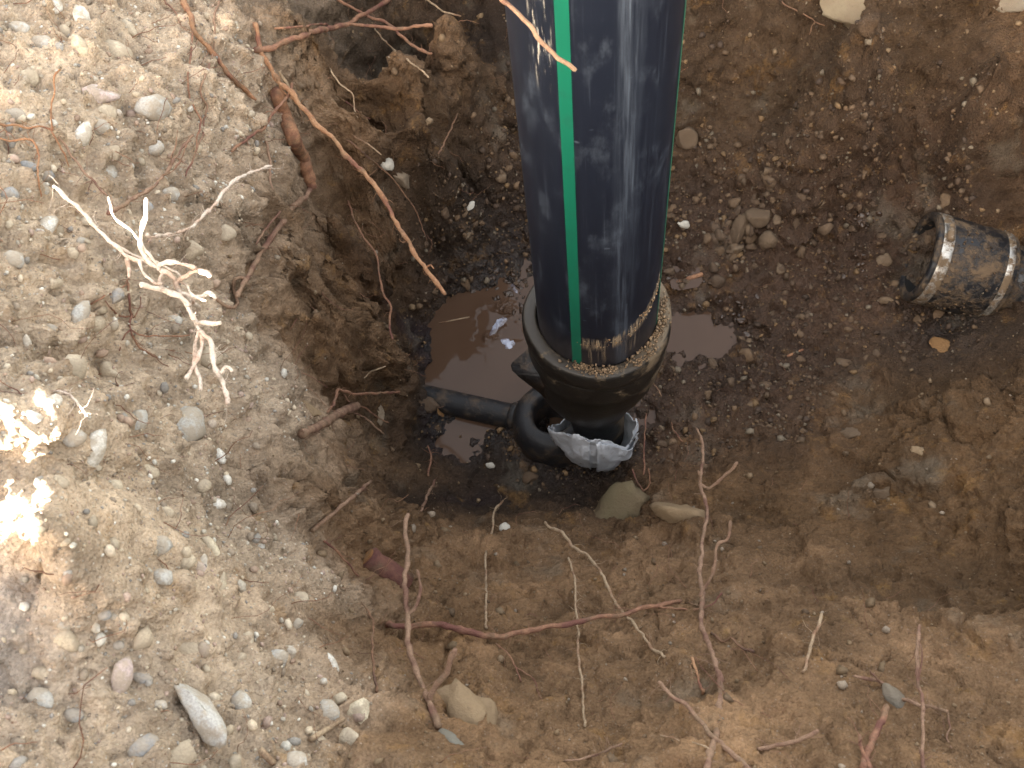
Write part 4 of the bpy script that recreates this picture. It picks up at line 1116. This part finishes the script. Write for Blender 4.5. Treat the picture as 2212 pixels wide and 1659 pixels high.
root('short wiry root near the top edge over the gravel', 'pink', 2, 1.4, .0, .01, [(355, 0), (380, 27), (390, 50), (404, 67)])
root('reddish root with a pale broken end over the upper bank', 'red', 6, 5, .0, .05, [(553, 108), (590, 102), (613, 90), (650, 80), (680, 68), (716, 60), (750, 53), (773, 37), (806, 20), (840, 0), (850, -8)],
     [(3.6, 4, .05, [(750, 53), (786, 55), (820, 58), (863, 63), (900, 57), (935, 56)]), (2.5, 2, .0, [(716, 60), (703, 52), (653, 57), (593, 62)])])
root('dark red root ending in an orange tip below the pale broken root', 'red', 3.2, 3.4, .0, .06, [(730, 0), (766, 20), (800, 37), (836, 50), (863, 73), (890, 97), (910, 108), (933, 117)])
root('small pale twig like root poking in at the top centre', 'pale', 2.4, 1.8, .0, .06, [(923, 0), (946, 17), (966, 28), (995, 34)])
root('thin straw coloured root slanting across the grey wall left of the pipe', 'pale', 2.2, 2, .0, .06, [(810, 63), (830, 87), (853, 110), (880, 130), (903, 147), (926, 167)])
longest = root('longest hanging root that dangles over the puddle left of the pipe', 'orange', 6.2, 4.8, .0, .62, [(553, 57), (563, 110), (586, 147), (603, 177), (630, 202), (650, 230), (686, 270), (716, 293), (736, 320), (750, 340), (783, 370), (806, 397), (830, 430), (846, 463), (863, 493), (880, 520), (898, 552), (920, 580), (936, 603), (963, 636)],
     [(3.4, 1.5, .0, [(603, 177), (606, 190), (625, 208), (643, 226)]), (2, 1.2, .01, [(920, 580), (928, 572), (938, 580)])], knob=.3)
thick = root('thick broken root with peeling brown bark on the bank edge', 'thick', 16, 15, .01, .05, [(600, 205), (616, 253), (633, 297), (650, 333), (660, 365), (671, 392)], knob=.07, group=None)
def part_root(par, name, mat, r0, r1, pts, lift):
    Q = [CAM + ray(*p) * (tdist(*p) - lift) - par.location for p in pts]
    sc = (Vector(Q[0]) + par.location - CAM).length / FPX * .93
    me, _ = root_geo(name, Q, r0 * sc, r1 * sc, .1); o = link(name, me, RM[mat]); o.parent = par; return o
part_root(thick, 'splintered_end', 'orange', 12, 9, [(661, 372), (668, 390), (676, 408)], .052)
root('long pink root bending back down left from the broken thick root', 'pink', 8, 4.5, .035, .05, [(674, 398), (664, 420), (630, 450), (610, 480), (586, 513), (563, 547), (551, 570), (533, 603), (513, 640)], [(4, 3, 0, [(533, 603), (508, 600), (505, 625), (513, 655), (500, 665), (480, 655), (455, 636)])])
root('forked root crossing over the top of the thick broken root', 'red', 3.6, 3, .05, .0, [(632, 180), (625, 200), (613, 220), (590, 243), (570, 277), (553, 285), (530, 303), (500, 327)])
root('short mauve root hanging flat against the bank below the fork', 'pink', 4, 2.4, .0, .01, [(576, 310), (583, 350), (583, 387), (591, 433)])
root('thin zigzag root on the grey wall left of the dark hollow', 'pale', 2, 1.4, .03, .0, [(715, 152), (733, 180), (760, 203), (766, 233), (773, 257)])
root('slender root slanting beside the zigzag root', 'red', 1.8, 1.4, .0, .02, [(748, 220), (773, 240), (801, 258)])
root('lone thin root hanging in the brown recess left of the pipe', 'brown', 1.8, 2, .0, .06, [(988, 247), (976, 273), (960, 307), (948, 333)])
root('wiry brown root trailing from the pale stone down toward the puddle', 'brown', 2.4, 1.2, .0, .10, [(750, 303), (773, 320), (793, 337), (820, 360), (853, 390), (876, 423), (896, 450), (910, 487), (923, 520)])
root('long thin root hanging down the left wall to the puddle edge', 'red', 2.2, 2.6, .0, .04, [(753, 437), (766, 477), (783, 510), (813, 550), (820, 603), (830, 636), (843, 660), (843, 703), (847, 733)])
root('short curved rootlet pointing at the pale stone on the bank', 'pale', 1.8, 1.8, .0, .04, [(763, 293), (786, 307), (806, 320), (823, 333)])
_tp = (_q - CAM).length
root('orange barked root crossing in front of the upright pipe at the top', 'pink', 6.5, 5, .0, .0, [(760, -300), (900, -160), (1000, -80), (1070, -16), (1085, 0), (1106, 13), (1143, 53), (1173, 90), (1206, 123), (1244, 154)], knob=.12, hairs=False, tabs=(_tp - .10, _tp - .06))
root('short tan root on the bank left of the long bent pink root', 'pink', 3, 2, .0, .02, [(603, 460), (585, 480), (566, 505), (553, 528)])
root('wavy reddish root arching over the notch in the left bank', 'red', 3.5, 3, .0, .05, [(706, 890), (722, 872), (727, 850), (735, 841), (763, 850), (803, 850), (836, 848), (863, 846)])
root('thin root trailing below the wavy reddish root', 'red', 2.4, 1.3, .0, .03, [(743, 853), (756, 870), (786, 880), (816, 900), (840, 913)])
root('pale tipped root forked under the peeled root stub', 'pink', 2.2, 2, .0, .05, [(766, 893), (785, 901), (800, 913), (820, 930), (831, 938)])
root('peeled pink root stub wedged across the left bank', 'pink', 9, 11, .0, .02, [(655, 935), (690, 920), (712, 906), (735, 891), (773, 876)], knob=.3)
root('little straw coloured root above the wavy reddish root', 'pale', 2.2, 1.8, .0, .04, [(783, 822), (795, 808), (806, 800), (833, 791)])
root('thin upright root at the near left of the pit floor', 'red', 2.6, 1.8, .0, .05, [(925, 1026), (931, 993), (930, 978), (926, 963)])
root('soft pink root standing by the notch below the near left floor', 'pink', 3.4, 2.6, .0, .05, [(910, 1103), (923, 1073), (934, 1050), (940, 1035)])
root('straight thick stick like root slanting over the left bank', 'pink', 4.5, 4.5, .0, .06, [(680, 1142), (730, 1100), (766, 1070), (800, 1041)], knob=.1)
root('tall slim root standing in front of the little pale stone', 'pale', 2.4, 3, .0, .10, [(1050, 1353), (1050, 1300), (1050, 1239), (1049, 1200), (1063, 1149), (1068, 1106), (1086, 1080)])
root('big knobbly root rising from the bottom edge left of centre', 'pink', 7, 5.4, .0, .22, [(945, 1566), (938, 1540), (926, 1512), (910, 1477), (893, 1433), (883, 1389), (880, 1333), (876, 1279), (875, 1246), (883, 1199), (875, 1156), (881, 1109)],
     [(6.5, 6, .04, [(926, 1512), (936, 1494), (966, 1443), (986, 1396)]), (4.5, 3.4, .0, [(880, 1333), (893, 1319), (901, 1296), (910, 1273), (903, 1250), (901, 1229)])], knob=.28)
root('long reddish root lying across the near slope', 'red', 8, 5, .02, .03, [(843, 1349), (880, 1353), (940, 1349), (983, 1356), (1030, 1369), (1073, 1374), (1106, 1369), (1166, 1358), (1239, 1346), (1293, 1333), (1346, 1329), (1383, 1314), (1423, 1308), (1473, 1296)], [(2.5, 2, .0, [(1423, 1308), (1470, 1318), (1516, 1314), (1545, 1298), (1560, 1280)])], bow=.05)
root('pale curving root crossing above the long reddish root', 'pale', 2.5, 4, .0, .16, [(1434, 1419), (1413, 1403), (1389, 1373), (1359, 1336), (1333, 1306), (1309, 1259), (1293, 1229), (1266, 1199), (1236, 1179), (1213, 1149), (1186, 1139), (1176, 1128)])
root('thin straw root standing upright across the long reddish root', 'pale', 2.5, 2.8, .0, .12, [(1263, 1566), (1258, 1510), (1256, 1466), (1249, 1419), (1249, 1359), (1243, 1306), (1241, 1246), (1228, 1206)])
root('tallest forked root rising through the near slope right of the tape', 'pink', 6.8, 3.8, .0, .26, [(1527, 1666), (1534, 1625), (1546, 1589), (1553, 1523), (1556, 1476), (1546, 1433), (1529, 1389), (1514, 1339), (1519, 1293), (1511, 1239), (1516, 1199), (1518, 1156), (1529, 1106), (1513, 1046), (1518, 993), (1516, 953), (1504, 926)],
     [(4, 4.2, .03, [(1513, 1046), (1525, 1054), (1536, 1053), (1556, 1036), (1573, 1020), (1593, 1001)]), (2.6, 2.4, .01, [(1513, 1046), (1511, 1033), (1508, 1016)]), (4, 3.6, .03, [(1515, 1290), (1522, 1270), (1536, 1249), (1546, 1216), (1549, 1179), (1574, 1163), (1578, 1124)])], knob=.25)
root('straight bark stripped root slanting out at the bottom edge', 'pink', 6.5, 4.2, .0, .14, [(1625, 1666), (1573, 1623), (1533, 1583), (1489, 1533), (1456, 1506), (1424, 1473)], knob=.08)
root('short orange rootlet left of the tallest forked root', 'orange', 3.5, 3, .0, .03, [(1519, 1495), (1516, 1486), (1506, 1456), (1494, 1419)])
root('short flat root lying on the slope near the bottom centre', 'pink', 2, 3.2, .0, .03, [(1223, 1643), (1260, 1640), (1299, 1626), (1346, 1609)])
root('pale wire thin root between the two bottom edge roots', 'pale', 2, 1.6, .0, .05, [(1543, 1626), (1513, 1608), (1466, 1599), (1426, 1586)])
root('stiff straw root leaning at the right of the near slope', 'pale', 2.8, 4, .0, .08, [(1736, 1449), (1748, 1410), (1759, 1373), (1774, 1326)], knob=.08)
root('tall faint root standing on the right part of the near slope', 'pink', 3.6, 4.2, .0, .14, [(1996, 1660), (1992, 1573), (1992, 1506), (1982, 1466), (1982, 1413), (1987, 1349)], [(1.8, 1.4, .0, [(1982, 1466), (1993, 1420), (1985, 1380)])])
root('curved root lying crosswise behind the tall faint root', 'pink', 4, 3.4, .0, .03, [(1952, 1511), (1992, 1523), (2025, 1531), (2049, 1539)], [(2, 1.5, .0, [(2049, 1539), (2052, 1570), (2046, 1590), (2056, 1614)])])
root('root with pale cut tip pointing right near the bottom edge', 'pink', 4, 5, .0, .06, [(1640, 1618), (1659, 1613), (1726, 1599), (1769, 1579)], knob=.1)
root('stout reddish broken root stub low on the right', 'red', 7.5, 7, .0, .06, [(1866, 1655), (1879, 1609), (1902, 1563), (1916, 1526)], knob=.15)
root('purple tinged root stub crossing the stout reddish stub', 'red', 5, 4, .0, .05, [(1881, 1662), (1872, 1640), (1862, 1623), (1856, 1586)], knob=.2)
root('small forked root just above the stout reddish stub', 'pink', 3.5, 3.2, .0, .03, [(1909, 1478), (1895, 1473), (1879, 1468), (1846, 1463)], [(2.4, 2, .02, [(1905, 1475), (1893, 1462), (1879, 1448)])])
root('thin root standing beside the right end of the silver tape', 'red', 2, 1.6, .0, .05, [(1391, 1020), (1391, 953), (1394, 920), (1396, 893)])
root('tiny bent rootlet right of the silver tape', 'red', 1.6, 1.3, .0, .03, [(1474, 953), (1459, 936), (1452, 925), (1451, 913)])
root('pair like thin root in front of the silver tape', 'red', 2.2, 1.8, .0, .03, [(1389, 1060), (1376, 1040), (1370, 1028), (1366, 1013)], [(1.8, 1.5, .02, [(1389, 1060), (1402, 1046), (1400, 1012)])])
root('short hair root curling off the collar of the black fitting', 'pink', 1.6, 1.2, .30, .24, [(1396, 798), (1405, 815), (1413, 830), (1424, 843), (1431, 856)])
root('wiry red root spread over the gravel left of centre', 'red', 2.4, 1.6, .0, .02, [(199, 655), (230, 640), (262, 622), (278, 600)], [])
root('red root knot with several strands in the gravel bank', 'red', 3, 2, .0, .02, [(275, 600), (278, 640), (283, 680), (281, 712), (300, 750), (340, 773)], [(2, 1.4, .01, [(281, 712), (268, 730), (260, 756)]), (2.4, 1.6, .01, [(281, 712), (310, 724), (353, 728), (410, 723)]), (2, 1.4, .0, [(283, 680), (257, 683), (240, 665), (228, 648)]), (1.8, 1.2, .0, [(283, 680), (293, 686), (300, 660), (302, 640)])])
root('orange root lying along the gravel at the left edge', 'orange', 3, 2, .0, .01, [(-8, 266), (30, 272), (60, 277), (90, 272), (112, 282)], [(2, 1.5, 0, [(112, 282), (112, 250), (116, 210), (118, 165), (130, 150)]), (2, 1.2, .0, [(112, 282), (128, 310), (142, 345), (150, 360)])])
root('second orange root below the first at the left edge', 'orange', 2.6, 1.6, .0, .01, [(-8, 298), (20, 303), (48, 297), (70, 305), (85, 340), (80, 380), (88, 425)])
root('short white rootlets beside the bright patch on the left', 'white', 2.5, 3, .0, .03, [(120, 845), (142, 850), (160, 862), (176, 880), (188, 897)])
root('faint brown root leaning on the left part of the near slope', 'brown', 3, 2, .0, .02, [(813, 1490), (806, 1440), (803, 1390), (806, 1345), (795, 1320), (782, 1300)])
root('short red rootlet on the gravel beside the cut root end', 'red', 2.8, 2, .0, .02, [(702, 1170), (722, 1185), (745, 1208), (775, 1245)])
root('thin sagging root on the slope left of the straw root', 'red', 1.8, 1.6, .0, .02, [(1125, 1470), (1115, 1440), (1095, 1410), (1070, 1390)], [(1.6, 1.2, 0, [(1115, 1440), (1150, 1465), (1160, 1490), (1172, 1515)])])
root('black sunken root in a crack right of the tallest forked root', 'brown', 3, 3, .0, .01, [(1540, 1370), (1560, 1385), (1580, 1378), (1605, 1400), (1630, 1408)])
root('faint pale root high on the far slope at the upper right', 'brown', 1.6, 1.2, .0, .02, [(1690, 5), (1715, 20), (1745, 35), (1765, 50), (1780, 58)], [(1.2, 1, 0, [(1760, 46), (1755, 60), (1750, 75)])])

part_root(longest, 'bark_splinter', 'pale', 3, 5, [(603, 152), (622, 185), (647, 226)], .05)
# cut root end in the left bank
p, nr, t = hit(815, 1222)
d0 = ray(795, 1205); tipp = CAM + d0 * (tdist(795, 1205) - .012); bk = CAM + ray(866, 1262) * (tdist(866, 1262) + .012)
axis = (tipp - bk).normalized()
cut = link('cut_root', tube('cut_root', [bk - tipp, (bk - tipp) * .75 + Vector((.003, 0, .002)), (bk - tipp) * .5, (bk - tipp) * .25 + Vector((-.002, .001, 0)), Vector((0, 0, 0)), axis * .002], [.024, .019, .0215, .0185, .020, .017], 28), M_CUTBARK); cut.location = tipp
tag(cut, 'sawn off root end with orange wood and dark red bark in the left bank', 'root')
def disc(name, r, th, seg=28):
    return tube(name, [axis * .0021, axis * (.0021 + th * .7), axis * (.0021 + th)], [r, r, r * .9], seg)
o = link_('cut_face', disc('cut_face', .0140, .0012), M_CUT, cut)

# dry stick, floating straw, chips
def stick(label, name, cat, a, b, r, mat, lift=.006):
    pa = CAM + ray(*a) * (tdist(*a) - lift); pb = CAM + ray(*b) * (tdist(*b) - lift)
    me, _ = root_geo(name, [Vector((0, 0, 0)), (pb - pa) * .5, pb - pa], r * depth_px(pa), r * .9 * depth_px(pa), .06, 8, .0003)
    o = link(name, me, mat); o.location = pa; return tag(o, label, cat)
stick('pale dry stick lying on the gravel near the bottom edge', 'stick', 'stick', (670, 1598), (743, 1553), 6.5, RM['pale'])
stick('white wood chip lying among the stones at the bottom left', 'wood_chip', 'wood chip', (562, 1620), (592, 1650), 8, RM['pale'])
wa = at_z(948, 698, WATER + .001); wb = at_z(1014, 685, WATER + .001)
o = link('straw', tube('straw', [Vector((0, 0, 0)), (wb - wa) * .5 + Vector((0, 0, .0006)), wb - wa], .0016, 8), RM['pale']); o.location = wa
tag(o, 'pale straw floating on the brown puddle left of the pipe', 'straw')
stick('reddish twig lying in the wet crumbs right of the pipe', 'stick', 'stick', (1460, 612), (1518, 592), 6, RM['thick'], .004)
stick('split orange twig fragment beside the floor clods below the coupling', 'stick', 'stick', (1700, 770), (1735, 755), 3, RM['orange'], .004)

# hair thin rootlets all over the walls: one mass
VV = []; FF = []; off = 0
hw_ = (.25 + gw * .5) * (VN[F[:, 0], 2] < .93) * (zf_ > .05) * (X2[F[:, 0], 0] < .6)
ids = scatter(hw_, 650)
for i in ids:
    p = Vector(V[F[i, 0]]); nr = Vector(VN[F[i, 0]])
    d = (nr * random.uniform(.2, .8) + Vector((random.gauss(0, .6), random.gauss(0, .6), random.gauss(-.35, .5)))).normalized()
    L = random.uniform(.02, .075) * random.choice([1, 1, 1.6]); pts = [p - nr * .004]
    q = p.copy()
    for k in range(7):
        d = (d + Vector((random.gauss(0, .33), random.gauss(0, .33), random.gauss(-.05, .3))) + nr * .03).normalized()
        q = q + d * L / 7; pts.append(q.copy())
    r = random.uniform(.00035, .0008)
    me = tube('x', pts, [r * (1 - .08 * k) for k in range(8)], 4)
    VV.append(np.array([v.co[:] for v in me.vertices])); FF.append(np.array([list(f.vertices) for f in me.polygons if len(f.vertices) == 4]) + off); off += len(me.vertices)
    bpy.data.meshes.remove(me)
o = link('rootlets', mesh_np('rootlets', np.concatenate(VV), np.concatenate(FF)), RM['red']); tag(o, 'hair thin rootlets hanging from the pit walls', 'rootlets', None, 'stuff')

# small wet pool right of the pipe
for (px, py, w_, h_, dz) in ((1480, 600, 60, 40, .003),):
    zz = float(np.median([hit(px + dx, py + dy)[0].z for dx in (-15, 0, 15) for dy in (-12, 0, 12)])) + dz - .003
    puddle(px - w_ / 2, py - h_ / 2, px + w_ / 2, py + h_ / 2, zz, .004)
